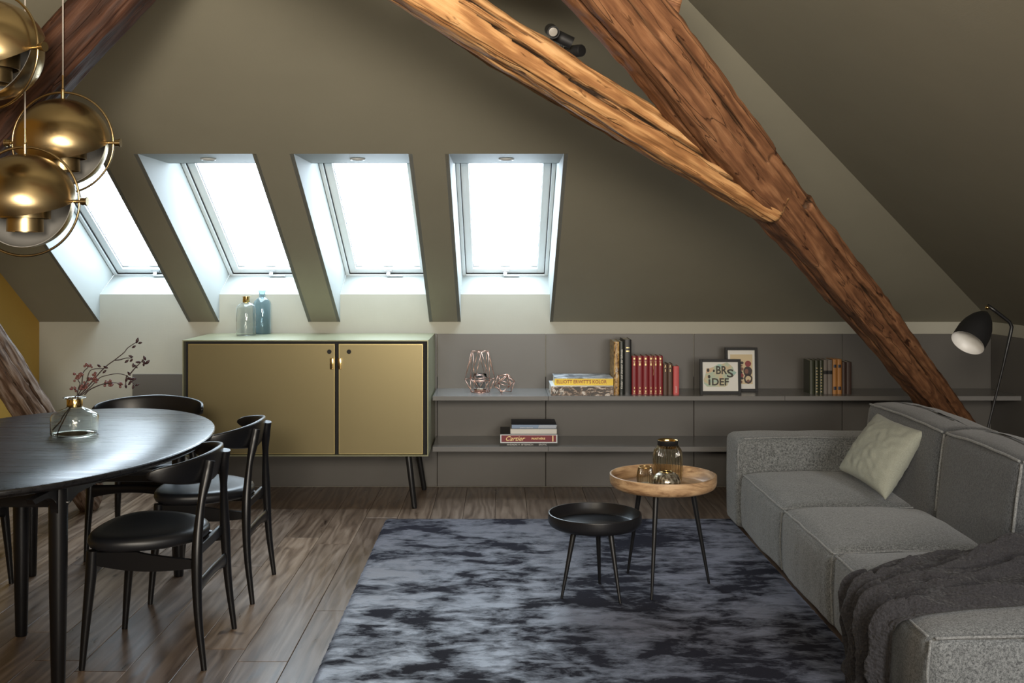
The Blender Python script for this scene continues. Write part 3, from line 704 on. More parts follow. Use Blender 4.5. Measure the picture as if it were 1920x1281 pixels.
V = {}
def gv(s, j, i):
    if i in (0, n_) or j in (0, n_): key = (0, j, i)
    else: key = (s, j, i)
    if key not in V: V[key] = bm.verts.new(sides[s][j][i])
    return V[key]
for s in (0, 1):
    for j in range(n_):
        for i in range(n_): bm.faces.new((gv(s, j, i), gv(s, j, i+1), gv(s, j+1, i+1), gv(s, j+1, i)))
tag(obj('pillow', bm, M_pillow, smooth=True), 'pale sage linen pillow leaning on the back of the sofa', 'pillow')
# throw
bm = bmesh.new(); NU, NV = 230, 130; G = []
def seat_z(X, Y): 
    a = max(-1, min(1, (X-SXF)/(2.29-SXF)*2-1)); b2 = max(-1, min(1, (Y-3.13)/(.91)*2-1)); am = (max(0, 1-a*a)*max(0, 1-b2*b2))**.55
    return SZ_+.045*am+.007
def ridge(x): return (1-abs(x))
for i in range(NU+1):
    u = i/NU; row = []
    for j in range(NV+1):
        v_ = j/NV; vc = 2*v_-1
        s = u*1.42                        # arc length from the right end
        fold = 1.0
        rg = lambda a_, b_, c_: (1-abs(2*noise.noise(Vector((a_, b_, c_)))))
        vw = v_+.10*noise.noise(Vector((u*3, v_*2, 5)))
        hgt = .050*max(0, rg(u*1.6, vw*3.6, 4))**2.5+.022*max(0, rg(u*4+v_*2, vw*8-u*4, 9))**2+.007*noise.noise(Vector((u*20, v_*14, 1)))+.004*noise.noise(Vector((u*46, v_*40, 5)))
        hgt = .004+max(0, hgt-.012)*min(1, min(v_, 1-v_)/.07)**.6+.003*abs(noise.noise(Vector((u*60, v_*50, 2))))
        if s < 1.03:
            X = 2.28-s; t = s/1.03
            yc = 3.70-.23*t**.8; hwid = .30-.085*t
            bow = .05*math.sin(t*PI)*noise.noise(Vector((t*2, 1, 1)))
            Y = yc+vc*hwid+bow+.022*noise.noise(Vector((u*5, v_*3, 9)))
            # bunched pile on the far half near the right end
            bun = .085*math.exp(-((v_-.70)/.20)**2)*math.exp(-((t-.42)/.26)**2)+.045*math.exp(-((v_-.35)/.15)**2)*math.exp(-((t-.25)/.3)**2)
            Z = seat_z(X, Y)+hgt*(1-.2*t)+bun
        else:
            q = (s-1.03); R = .035
            yc = 3.47-.03*q; hwid = .215-.10*q
            Y = yc+vc*hwid+.018*noise.noise(Vector((u*6, v_*4, 9)))
            if q < R*PI/2: a = q/R; X = 1.25-R*math.sin(a)*1.2; Z = SZ_+.007-(R-R*math.cos(a)); nx_, nz_ = -math.sin(a), math.cos(a)
            else: X = 1.25-R*1.2-.006; Z = SZ_+.007-R-(q-R*PI/2); nx_, nz_ = -1, 0
            hz = hgt*1.1
            X += nx_*(hz+.004); Z += nz_*hz
            Z += .03*noise.noise(Vector((v_*3, 2, 2)))*max(0, q-.1)
            Z = max(Z, .012+.01*abs(noise.noise(Vector((v_*9, u*9, 0)))))
        row.append(bm.verts.new((X, Y, Z)))
    G.append(row)
for i in range(NU):
    for j in range(NV): bm.faces.new((G[i][j], G[i+1][j], G[i+1][j+1], G[i][j+1]))
thr = obj('throw_blanket', bm, M_throw, smooth=True); tag(thr, 'crumpled charcoal gauze throw draped over the front seat of the sofa', 'blanket')
# ------------------------------------------------------------------ tray tables
def tray_table(name, c, r, zr, feet, m, depth, lab, mleg):
    t = empty(name, (c[0], c[1], 0), lab, 'table', 'round tray side tables')
    bm = bmesh.new(); z0 = zr-depth
    prof = [(0, z0), (r*.84, z0), (r*.91, z0+.0035), (r*.965, z0+.011), (r*.992, z0+.021), (r, z0+.030), (r, zr-.004), (r*.998, zr-.001), (r*.99, zr), (r*.965, zr), (r*.958, zr-.003), (r*.93, zr-.022), (r*.885, z0+.022), (r*.86, z0+.0155), (r*.845, z0+.0135), (r*.83, z0+.016), (0, z0+.016)]
    lathe(bm, prof, 96); obj('tray', bm, m, t, auto=.9)
    for f in feet:
        fx, fy = f[0]-c[0], f[1]-c[1]; k = .62
        bm = bmesh.new(); tube(bm, [(fx, fy, .0115), (fx*(1-.38*.3), fy*(1-.38*.3), .0115+(z0-.0115)*.3), (fx*k, fy*k, z0+.001)], [.0055, .008, .0125], 14); obj('leg', bm, mleg, t, auto=.6)
    return t, z0+.016
t1, z1 = tray_table('tray_table', (.40, 4.571), .20, .355, ((.254, 4.494), (.493, 4.424), (.433, 4.70)), M_trayblack, .060, 'small round black tray table on thin black legs', M_blackmetal)
t2, z2 = tray_table('tray_table', (.704, 4.646), .231, .506, ((.575, 4.855), (.63, 4.472), (.915, 4.70)), M_mango, .062, 'taller round tray table with a light mango wood tray', M_blackmetal)
# vessels on the wooden tray
def vessel(name, loc, prof_out, th, m, lab, cat, seg=64, ribs=0, rib_amp=.002):
    inn = [(max(0, r-th), z) for r, z in reversed(prof_out)]
    inn = [(r, max(z, prof_out[0][1]+th*1.2)) for r, z in inn]
    bm = bmesh.new(); vs = lathe(bm, [(0, prof_out[0][1])]+prof_out+inn+[(0, prof_out[0][1]+th*1.2)], seg)
    if ribs:
        for v in vs:
            a = math.atan2(v.co.y, v.co.x); r = math.hypot(v.co.x, v.co.y)
            if r > .01: k = 1-rib_amp*(.5+.5*math.cos(a*ribs))/r; v.co.x *= k; v.co.y *= k
    r_ = empty(name, loc, lab, cat); o = obj('body', bm, m, r_, auto=.9); return r_
yv = 4.74; 
v1 = vessel('glass_vase', (px2x(1252, 4.70), 4.70, z2), [(.045, 0), (.058, .003), (.062, .012), (.0655, .05), (.0655, .115), (.060, .142), (.047, .160), (.044, .164)], .0022, M_amber, 'tall ribbed smoky glass vase with gold inner collar', 'vase', 192, 24, .007)
bm = bmesh.new(); lathe(bm, [(.0445, .162), (.0455, .180), (.048, .184), (.0465, .1845), (.0435, .180), (.0425, .162)], 64, close=True); obj('collar', bm, M_cabin, v1, smooth=True)
bm = bmesh.new(); lathe(bm, [(.0422, .150), (.0432, .1795), (.0462, .1843), (.0455, .1848), (.0420, .180), (.0412, .150)], 64, close=True); obj('gilt_lining', bm, M_polbrass, v1, smooth=True)
v2 = vessel('glass_tumbler', (px2x(1210.5, 4.56), 4.575, z2), [(.022, 0), (.029, .003), (.036, .030), (.0365, .05), (.031, .082), (.0275, .088)], .002, M_amber, 'small ribbed smoky glass candle cup with pale rim', 'candle holder', 144, 24, .004)
bm = bmesh.new(); lathe(bm, [(.0275, .087), (.0285, .0895), (.0275, .091), (.0255, .090), (.0255, .087)], 48, close=True); obj('rim', bm, M_polbrass, v2, smooth=True)
bm = bmesh.new(); lathe(bm, [(0, .004), (.018, .004), (.018, .022), (0, .022)], 32); obj('candle', bm, M_inner, v2, auto=.5)
v3 = vessel('tealight_holder', (px2x(1250, 4.55), 4.555, z2), [(.036, 0), (.050, .008), (.0605, .026), (.060, .040), (.050, .058), (.034, .069), (.024, .072)], .002, M_mercury, 'squat round holder of streaked bronze mercury glass', 'candle holder')
bm = bmesh.new(); lathe(bm, [(.024, .071), (.0255, .0735), (.024, .075), (.0215, .0735), (.0215, .071)], 48, close=True); obj('rim', bm, M_polbrass, v3, smooth=True)
# ------------------------------------------------------------------ vase with twigs on the dining table
vp = Vector((px2x(140, 4.375), 4.375, TZ))
vs_ = vessel('bottle_vase', vp, [(.060, 0), (.090, .002), (.094, .008), (.094, .070), (.088, .086), (.062, .100), (.036, .110), (.030, .116), (.029, .146)], .0025, M_smoke, 'squat smoky glass bottle vase with brass neck on the dining table', 'vase')
bm = bmesh.new(); lathe(bm, [(.0305, .114), (.0310, .116), (.0308, .146), (.0295, .148), (.0293, .114)], 48, close=True); obj('neck_collar', bm, M_polbrass, vs_, smooth=True)
bm = bmesh.new(); lathe(bm, [(.028, .146), (.045, .150), (.047, .1515), (.045, .153), (.027, .150)], 48, close=True); obj('lip', bm, M_smoke, vs_, smooth=True)
M_twig = mat('dark_twig_bark', (.045, .028, .026), .6); M_berry = mat('dusky_rose_berry', (.16, .062, .055), .35); M_bud = mat('dark_bud', (.035, .012, .014), .45)
tw = empty('berry_branch', vp+Vector((0, 0, .15)), 'dark twigs with dusky pink berries and buds standing in the bottle vase', 'branch')
def tp(zx, zy, dy=0.0):
    Yq = 4.375+dy; p = WP(90+zx/5.824, 620+zy/5.824, Yq); return p-(vp+Vector((0, 0, .15)))
stems = [([(95, 1140), (140, 1040), (235, 860), (300, 720), (370, 700), (470, 610), (560, 520), (640, 490), (760, 470), (860, 490)], .0),
         ([(45, 1090), (130, 1000), (170, 930), (330, 720), (330, 700), (420, 560), (440, 480), (480, 425), (600, 415)], -.01),
         ([(340, 710), (430, 620), (560, 465), (640, 385), (730, 320), (830, 240), (870, 190), (960, 130)], .012),
         ([(400, 700), (450, 650), (540, 605), (620, 580), (730, 570), (790, 590)], -.015),
         ([(320, 700), (330, 640), (350, 580), (330, 540), (350, 490)], .02), ([(370, 600), (375, 520), (390, 450), (440, 400)], .015),
         ([(730, 325), (790, 318), (850, 300), (920, 300)], .012), ([(900, 470), (950, 410), (1000, 360), (1060, 300)], .0), ([(320, 700), (320, 660), (290, 640)], -.02), ([(860, 490), (900, 540), (950, 590)], .0), ([(860, 490), (850, 550), (850, 590)], .006)]
for P, dy in stems:
    bm = bmesh.new(); Q = smooth_path([tp(a, b2, dy) for a, b2 in P], 30)
    tube(bm, Q, [.0028-.0012*i/len(Q) for i in range(len(Q))], 7); obj('twig', bm, M_twig, tw, smooth=True)
rb = random.Random(5)
bm0 = bmesh.new(); bmesh.ops.create_icosphere(bm0, subdivisions=2, radius=.0056); me_berry = bpy.data.meshes.new('berry'); bm0.to_mesh(me_berry); bm0.free(); me_berry.materials.append(M_berry); me_berry.polygons.foreach_set('use_smooth', [True]*len(me_berry.polygons))
bm0 = bmesh.new(); lathe(bm0, [(0, -.012), (.0032, -.007), (.0056, 0), (.0040, .006), (0, .012)], 8); me_bud = bpy.data.meshes.new('bud'); bm0.to_mesh(me_bud); bm0.free(); me_bud.materials.append(M_bud); me_bud.polygons.foreach_set('use_smooth', [True]*len(me_bud.polygons))
for (a, b2, k) in ((440, 385, 6), (350, 480, 12), (310, 520, 7), (290, 635, 8), (385, 620, 16), (515, 475, 8), (460, 530, 12), (530, 545, 10), (630, 575, 12), (675, 580, 8), (797, 583, 8), (420, 590, 6)):
    for i in range(k):
        o = bpy.data.objects.new('berry', me_berry); COL.objects.link(o); o.parent = tw
        o.location = tp(a+rb.gauss(0, 17), b2+rb.gauss(0, 15), rb.gauss(0, .006)); s = rb.uniform(.8, 1.15); o.scale = (s, s, s)
for (a, b2, ang) in ((975, 108, 20), (1005, 135, 80), (938, 177, 60), (557, 385, -60), (630, 400, -70), (617, 448, 45), (860, 335, 50), (905, 282, -70), (910, 325, 50), (985, 345, 90), (955, 390, -45), (930, 380, 0), (1045, 340, -30), (1087, 345, 45), (1045, 370, 10), (1055, 300, -20), (885, 470, -40), (890, 525, 85), (935, 530, 80), (855, 540, 20), (850, 607, 0), (890, 580, 50), (930, 615, 10), (975, 592, 60), (905, 560, 70)):
    o = bpy.data.objects.new('bud', me_bud); COL.objects.link(o); o.parent = tw; o.location = tp(a, b2, rb.gauss(0, .006)); o.rotation_euler = (rb.uniform(-.4, .4), math.radians(ang+180), 0); s = rb.uniform(.85, 1.2); o.scale = (s, s, s)
# ------------------------------------------------------------------ bottles on the sideboard
b1 = vessel('glass_bottle', (px2x(461.5, 6.57), 6.57, CZ1), [(.045, 0), (.058, .003), (.0605, .010), (.0605, .165), (.054, .184), (.036, .196), (.022, .201), (.0195, .205), (.0195, .222)], .0025, M_greenish, 'clear smoked glass bottle with brass neck on the sideboard', 'bottle')
bm = bmesh.new(); lathe(bm, [(.0205, .203), (.0215, .205), (.0215, .236), (.034, .239), (.034, .241), (.019, .241), (.019, .203)], 48, close=True); obj('neck_collar', bm, M_polbrass, b1, auto=.6)
b2_ = vessel('glass_bottle', (px2x(491.5, 6.705), 6.705, CZ1), [(.040, 0), (.053, .003), (.0555, .010), (.0555, .188), (.050, .206), (.032, .222), (.0205, .230), (.0195, .262), (.0235, .267), (.0235, .273), (.020, .274)], .0025, M_blue, 'taller blue glass bottle behind the clear one on the sideboard', 'bottle')
# ------------------------------------------------------------------ pendants
def pendant(cx, cy, Y, lab, phi=26, phi2=12, rz=0.0, rr_=.176):
    c = WP(cx, cy, Y); r = empty('pendant_lamp', c, lab, 'lamp', 'brass ring pendants over the dining table'); r.rotation_euler = (0, 0, rz)
    bm = bmesh.new(); tube(bm, [(rr_*math.cos(a), 0, rr_*math.sin(a)) for a in [2*PI*i/96 for i in range(96)]], .0042, 10, up=(0, 1, 0), closed=True); obj('ring', bm, M_brass, r, smooth=True)
    def hemi(R, th, nseg=22):
        out = [(R*math.sin(a), R*math.cos(a)*.97) for a in [PI/2*i/nseg for i in range(nseg+1)]]
        return out
    for (R, rot, nm) in ((.158, math.radians(phi), 'upper_shade'), (.150, math.radians(180-90+phi2)*-1, 'lower_shade')):
        # rot about X: upper dome pole tipped towards the camera; lower dome pole pointing back and down
        Mx = Matrix.Rotation(rot, 4, 'X')
        o1 = hemi(R, 0); bm = bmesh.new(); lathe(bm, o1, 64, M=Mx); sh = obj(nm, bm, M_brass, r, smooth=True)
        bm = bmesh.new(); pr = [(a*.985, b_*.985) for a, b_ in o1]; pr.append((R, 0)); lathe(bm, pr, 64, M=Mx); obj('white_lining', bm, M_lining, sh, smooth=True)
    bm = bmesh.new(); lathe(bm, [(0, .10), (.070, .10), (.078, .09), (.078, -.055), (.074, -.055), (.072, .08), (0, .085)], 48); obj('lamp_housing', bm, M_brass, r, auto=.6)
    bm = bmesh.new(); lathe(bm, [(0, .02), (.056, .02), (.056, -.098), (.052, -.098), (.050, .0), (0, .0)], 48); obj('reflector', bm, M_brass, r, auto=.6)
    for s in (-1, 1):
        bm = bmesh.new(); lathe(bm, [(0, -.018), (.0065, -.018), (.0065, .006), (.012, .007), (.012, .020), (.0145, .021), (.0145, .026), (0, .026)], 24, M=Matrix.Translation((s*rr_, 0, 0)) @ Matrix.Rotation(s*PI/2, 4, 'Y')); obj('knob', bm, M_brass, r, auto=.6)
    bm = bmesh.new(); lathe(bm, [(0, rr_-.022), (.006, rr_-.022), (.007, rr_-.002), (.007, rr_+.01), (.004, rr_+.014), (.0035, rr_+.06), (0, rr_+.06)], 16); obj('stem', bm, M_brass, r, auto=.6)
    zt = zb(c.y)-c.z
    bm = bmesh.new(); tube(bm, [(0, 0, rr_+.055), (0, 0, zt-.02)], .0026, 8); obj('cable', bm, mat('pale_fabric_cable', (.42, .38, .34), .8) if 'pale_fabric_cable' not in bpy.data.materials else bpy.data.materials['pale_fabric_cable'], r)
    bm = bmesh.new(); lathe(bm, [(0, zt+.03), (.05, zt+.03), (.05, zt-.03), (.045, zt-.035), (0, zt-.035)], 32); obj('canopy', bm, M_brass, r, auto=.6)
pendant(118, 268, 3.72, 'brass ring pendant lamp hanging furthest right of the three', 26, 10)
pendant(47, 378, 3.45, 'brass ring pendant lamp hanging lowest of the three', 20, 8)
pendant(-14, 96, 3.26, 'brass ring pendant lamp hanging highest, cut by the left photo edge', 30, 15, -.35)
# ------------------------------------------------------------------ floor lamp
fl = empty('floor_lamp', (2.28, 5.0, 0), 'black floor lamp with conical shade leaning behind the sofa', 'lamp')
def fp(px, py, Y=5.0): return WP(px, py, Y)-Vector((2.28, 5.0, 0))
P = [fp(1852, 573), fp(1866, 583), fp(1884, 597)]+[fp(1893, 604), fp(1897, 613), fp(1895, 624)]+[fp(1880, 690, 4.98), fp(1853, 800, 4.92)]
low = fp(1853, 800, 4.92); dr = (low-fp(1895, 624)).normalized(); k = low.z/-dr.z; P.append(low+dr*k*.98)
P = [p if isinstance(p, Vector) else Vector(p) for p in P]
bm = bmesh.new(); tube(bm, P, [.0085]*6+[.0055]*3, 12, up=(0, 1, 0)); obj('pole', bm, M_blackmetal, fl, smooth=True)
for dx, dy in ((.34, .10), (.34, .45)):
    bm = bmesh.new(); tube(bm, [P[-1]*.22+P[-2]*.78-Vector((0, 0, .05)), Vector((dx, dy, .006))], [.0055, .0055], 10, up=(0, 1, 0)); obj('leg', bm, M_blackmetal, fl, smooth=True)
top = fp(1849, 586, 4.98); mouth = fp(1815, 642, 4.90); ax = (mouth-top); Ls = ax.length*1.02
q = ax.to_track_quat('Z', 'Y').to_matrix().to_4x4(); q.translation = top
pr = [(0, 0), (.012, .002), (.030, .020), (.050, .050), (.066, .090), (.074, .13), (.0755, Ls)]
bm = bmesh.new(); lathe(bm, pr, 48, M=q); sh = obj('lamp_shade', bm, M_lampblack, fl, smooth=True)
bm = bmesh.new(); lathe(bm, [(max(0, r-.0016), z+.002 if i < len(pr)-1 else z) for i, (r, z) in enumerate(pr)]+[(.0755, Ls)], 48, M=q); obj('white_lining', bm, M_inner, sh, smooth=True)
bm = bmesh.new(); bmesh.ops.create_icosphere(bm, subdivisions=2, radius=.010, matrix=Matrix.Translation(fp(1851, 577))); obj('swivel_joint', bm, M_polbrass, fl, smooth=True)
# ------------------------------------------------------------------ spotlights on top of the brace
def spot(px, py, Y, d, lab, R=.021, L=.075):
    c = WP(px, py, Y); r = empty('spotlight', c, lab, 'light', 'black spotlights above the golden brace')
    q = Vector(d).to_track_quat('Z', 'Y').to_matrix().to_4x4()
    bm = bmesh.new(); lathe(bm, [(0, -L/2), (R*.9, -L/2), (R, -L/2+.004), (R, L/2), (R*.86, L/2), (R*.84, L/2-.018), (0, L/2-.018)], 32, M=q); obj('can', bm, M_lampblack, r, auto=.6)
    bm = bmesh.new(); lathe(bm, [(0, L/2-.017), (R*.70, L/2-.017), (R*.70, L/2-.009), (0, L/2-.007)], 24, M=q); obj('lens', bm, M_spotlens, r, auto=.6)
    bm = bmesh.new(); tube(bm, [(0, 0, -.012), (-.005, .005, -.075)], .005, 8, up=(0, 1, 0)); obj('bracket', bm, M_lampblack, r)
spot(1035, 58, 3.62, (.1, -1, -.35), 'leftmost black spotlight, its pale lens facing the camera')
spot(1054, 72, 3.67, (1, .15, -.45), 'middle black spotlight seen from the side')
spot(1077, 96, 3.72, (-.8, .9, .1), 'rightmost black spotlight turned away from the camera')
# ------------------------------------------------------------------ lanterns
def wires(bm, V, E, r=.0015):
    for a, b_ in E: tube(bm, [V[a], V[b_]], r, 7, up=(.3, .2, .9))
ly = 6.60; lc = Vector((px2x(900, ly), ly, SZ)); ln = empty('wire_lantern', lc, 'tall geometric copper wire lantern with glass tealight cup', 'lantern')
K = 6; V = []; E = []
for (R, z, off) in ((.060, .0018, .5), (.0945, .080, 0), (.056, .252, .5)):
    V += [Vector((R*math.cos(2*PI*(k+off)/K+.18), R*math.sin(2*PI*(k+off)/K+.18), z)) for k in range(K)]
for L_ in range(3):
    E += [(L_*K+k, L_*K+(k+1) % K) for k in range(K)]
for k in range(K): E += [(k, K+k), (k, K+(k+1) % K), (2*K+k, K+k), (2*K+k, K+(k+1) % K)]
bm = bmesh.new(); wires(bm, V, E); obj('wire_frame', bm, M_copper, ln, smooth=True)
bm = bmesh.new(); lathe(bm, [(0, 0), (.035, 0), (.038, .016), (.036, .016), (.033, .002), (0, .002)], 40); obj('base_dish', bm, M_copper, ln, auto=.5)
bm = bmesh.new(); lathe(bm, [(0, .004), (.030, .004), (.038, .03), (.042, .085), (.040, .112), (.0385, .112), (.040, .085), (.036, .03), (.028, .007), (0, .007)], 48); obj('glass_cup', bm, M_glass, ln, smooth=True)
bm = bmesh.new()
for zz in (.068, .090): tube(bm, [(.045*math.cos(a), .045*math.sin(a), zz) for a in [2*PI*i/40 for i in range(40)]], .0016, 6, closed=True)
obj('cup_ring', bm, M_copper, ln, smooth=True)
bm = bmesh.new(); lathe(bm, [(0, .009), (.019, .009), (.019, .022), (0, .022)], 24); obj('candle', bm, mat('candle_wax', (.8, .68, .55), .5), ln, auto=.5)
ly = 6.53; R = .064; lc = Vector((px2x(946, ly), ly, SZ+R*.86)); l2 = empty('wire_polyhedron', lc, 'small copper wire polyhedron beside the tall lantern', 'ornament')
bm0 = bmesh.new(); bmesh.ops.create_icosphere(bm0, subdivisions=1, radius=R); rot = Euler((.35, .25, .3)).to_matrix()
V = [rot @ v.co for v in bm0.verts]; E = [(e.verts[0].index, e.verts[1].index) for e in bm0.edges if rb.random() < .82]; bm0.free()
zmin = min(v.z for v in V); l2.location.z = SZ-zmin+.0022
bm = bmesh.new(); wires(bm, V, E, .0018); obj('wire_frame', bm, M_copper, l2, smooth=True)
# ------------------------------------------------------------------ lettering
def text(name, s, loc, size, m, parent=None, rot=(PI/2, 0, 0), shear=0.0, sx=1.0, align='LEFT', bold=0.0):
    cu = bpy.data.curves.new(name, 'FONT'); cu.body = s; cu.size = size; cu.extrude = .0003; cu.shear = shear; cu.align_x = align; cu.offset = bold
    cu.resolution_u = 3
    to = bpy.data.objects.new('tmp', cu); COL.objects.link(to); bpy.context.view_layer.update()
    me = bpy.data.meshes.new_from_object(to.evaluated_get(bpy.context.evaluated_depsgraph_get())); bpy.data.objects.remove(to)
    o = bpy.data.objects.new(name, me); COL.objects.link(o); me.materials.clear(); me.materials.append(m)
    o.rotation_euler = rot; o.location = loc; o.scale = (sx, 1, 1)
    if parent: o.parent = parent
    return o
# ------------------------------------------------------------------ books
M_page = mat('book_pages', (.66, .62, .54), .8); M_gold = mat('gilt_lettering', (.80, .62, .30), .35, .6); M_whiteink = mat('white_lettering', (.75, .73, .68), .5)
M_redink = mat('brown_red_lettering', (.28, .05, .02), .5)
def flat_book(name, x0, x1, y0, dep, z0, th, mc, label, group, rz=0.0, mtop=None, cx=None):
    """book lying flat, spine towards the room"""
    cx = (x0+x1)/2; r = empty(name, (cx, y0+dep/2, z0), label, 'book', group, rz); hx = (x1-x0)/2; hy = dep/2; c = .0025
    bm = bmesh.new(); box(bm, (-hx, -hy, 0), (hx, hy, c), .0006); box(bm, (-hx, -hy, c), (hx, -hy+c*1.4, th-c), 0); o = obj('cover', bm, mc, r)
    bm = bmesh.new(); box(bm, (-hx, -hy, th-c), (hx, hy, th), .0006); obj('front_cover', bm, mtop or mc, r)
    bm = bmesh.new(); box(bm, (-hx+.003, -hy+c*1.4, c), (hx-.003, hy-.003, th-c)); obj('pages', bm, M_page, r); return r, hx, hy
M_yel = paint('yellow_spine', (.85, .58, .03), .4); 
def blotch(name, stops, sc, ax=(1, 1, 1), r=.35, dist=.8):
    m = mat(name, (.2, .2, .2), r); n = N(m); n.color(n.ramp(n.noise(n.coord(ax), sc, 5, .65, dist), stops)); return m
M_photo = blotch('street_photo_print', [(.40, (.015, .012, .010)), (.50, (.06, .035, .02)), (.56, (.30, .20, .13)), (.64, (.70, .66, .62))], 26, (1, 1, 2))
M_photo2 = blotch('grey_photo_cover', [(.38, (.08, .09, .10)), (.5, (.38, .42, .46)), (.62, (.75, .78, .80))], 14)
def sh_x(px, Y): return px2x(px, Y)
yb_ = 6.42
g1 = 'books lying on the upper shelf'
r, hx, hy = flat_book('book', sh_x(1033, yb_), sh_x(1150.5, yb_), yb_, .30, SZ, .058, M_photo, 'thick photo book with a dark collage spine, bottom of the upper shelf stack', g1, mtop=M_white)
text('spine_title', 'W', (-hx+.012, -hy-.0004, .012), .03, M_whiteink, r); text('spine_title', '|||', (-hx+.052, -hy-.0004, .014), .034, M_whiteink, r)
yb2 = 6.45
r, hx, hy = flat_book('book', sh_x(1040, yb2), sh_x(1150, yb2), yb2, .27, SZ+.0585, .043, M_yel, 'photo book with a yellow spine and brown capitals, on top of the dark collage book', g1, mtop=M_photo2)
t_ = text('spine_title', "ELLIOTT ERWITT'S KOLOR", (-hx+.010, -hy-.0006, .0115), .030, M_redink, r, sx=1.0, bold=.0004); wd = t_.dimensions.x
bpy.context.view_layer.update(); wd = max(.01, max(v.co.x for v in t_.data.vertices)); t_.scale = (.305/wd*1.0, 1, 1)
# stack on the lower shelf
ys = 6.42; zl = .3236; g2 = 'books lying on the lower shelf'
M_dkbook = paint('black_book_cloth', (.02, .018, .016), .5); M_crim = paint('crimson_spine', (.20, .012, .022), .4); M_navy = paint('navy_book_cloth', (.013, .018, .04), .45); M_cream = paint('cream_book_cloth', (.72, .70, .64), .6); M_lb = paint('light_blue_spine', (.22, .31, .45), .4)
r, hx, hy = flat_book('book', sh_x(937, ys), sh_x(1045, ys), ys, .30, zl, .017, M_dkbook, 'thin dark book with pale capitals at the very bottom of the lower shelf stack', g2)
t_ = text('spine_title', 'ANDREAS H. BITESNICH', (-hx+.042, -hy-.0004, .004), .013, M_whiteink, r); wd = max(v.co.x for v in t_.data.vertices); t_.scale = (.158/wd, 1, 1)
t_ = text('spine_title', 'EROTIC', (-hx+.235, -hy-.0004, .004), .013, M_whiteink, r); wd = max(v.co.x for v in t_.data.vertices); t_.scale = (.048/wd, 1, 1)
r, hx, hy = flat_book('book', sh_x(938, ys), sh_x(1045, ys), ys+.001, .29, zl+.0175, .054, M_white, 'white edged book with a crimson spine in the lower shelf stack', g2, mtop=M_dkbook)
bxo('spine_panel', (-hx+.007, -hy-.0012, .007), (hx-.007, -hy+.0002, .047), M_crim, r)
t_ = text('spine_title', 'Cartier', (-hx+.028, -hy-.0020, .015), .038, M_gold, r, shear=.4, bold=.0002); wd = max(v.co.x for v in t_.data.vertices); t_.scale = (.122/wd, 1, 1)
t_ = text('spine_title', 'PANTHÈRE', (-hx+.188, -hy-.0020, .0215), .016, M_gold, r, bold=.0003); wd = max(v.co.x for v in t_.data.vertices); t_.scale = (.082/wd, 1, 1)
bxo('gilt_bar', (hx-.030, -hy-.0020, .010), (hx-.024, -hy-.0010, .044), M_gold, r)
r, hx, hy = flat_book('book', sh_x(957, ys), sh_x(1044, ys), ys+.004, .24, zl+.072, .030, M_cream, 'plain cream book between the crimson and the blue one', g2)
r, hx, hy = flat_book('book', sh_x(959, ys), sh_x(1043.5, ys), ys+.004, .23, zl+.1025, .026, M_navy, 'navy book with a light blue spine on top of the lower shelf stack', g2)
bxo('spine_panel', (-hx+.002, -hy-.0010, .003), (hx-.001, -hy+.0002, .024), M_lb, r)
bm = bmesh.new()
for i in range(34): 
    xx = hx-.11+i*.0032; slab(bm, [(xx, -hy-.0015, .004), (xx+.0011, -hy-.0015, .004), (xx+.0075, -hy-.0015, .023), (xx+.0064, -hy-.0015, .023)], (0, .0005, 0))
obj('spine_pattern', bm, M_whiteink, r)
text('spine_title', 'ARTIST & LITERATURE', (-hx+.05, -hy-.0015, .0045), .008, M_whiteink, r)
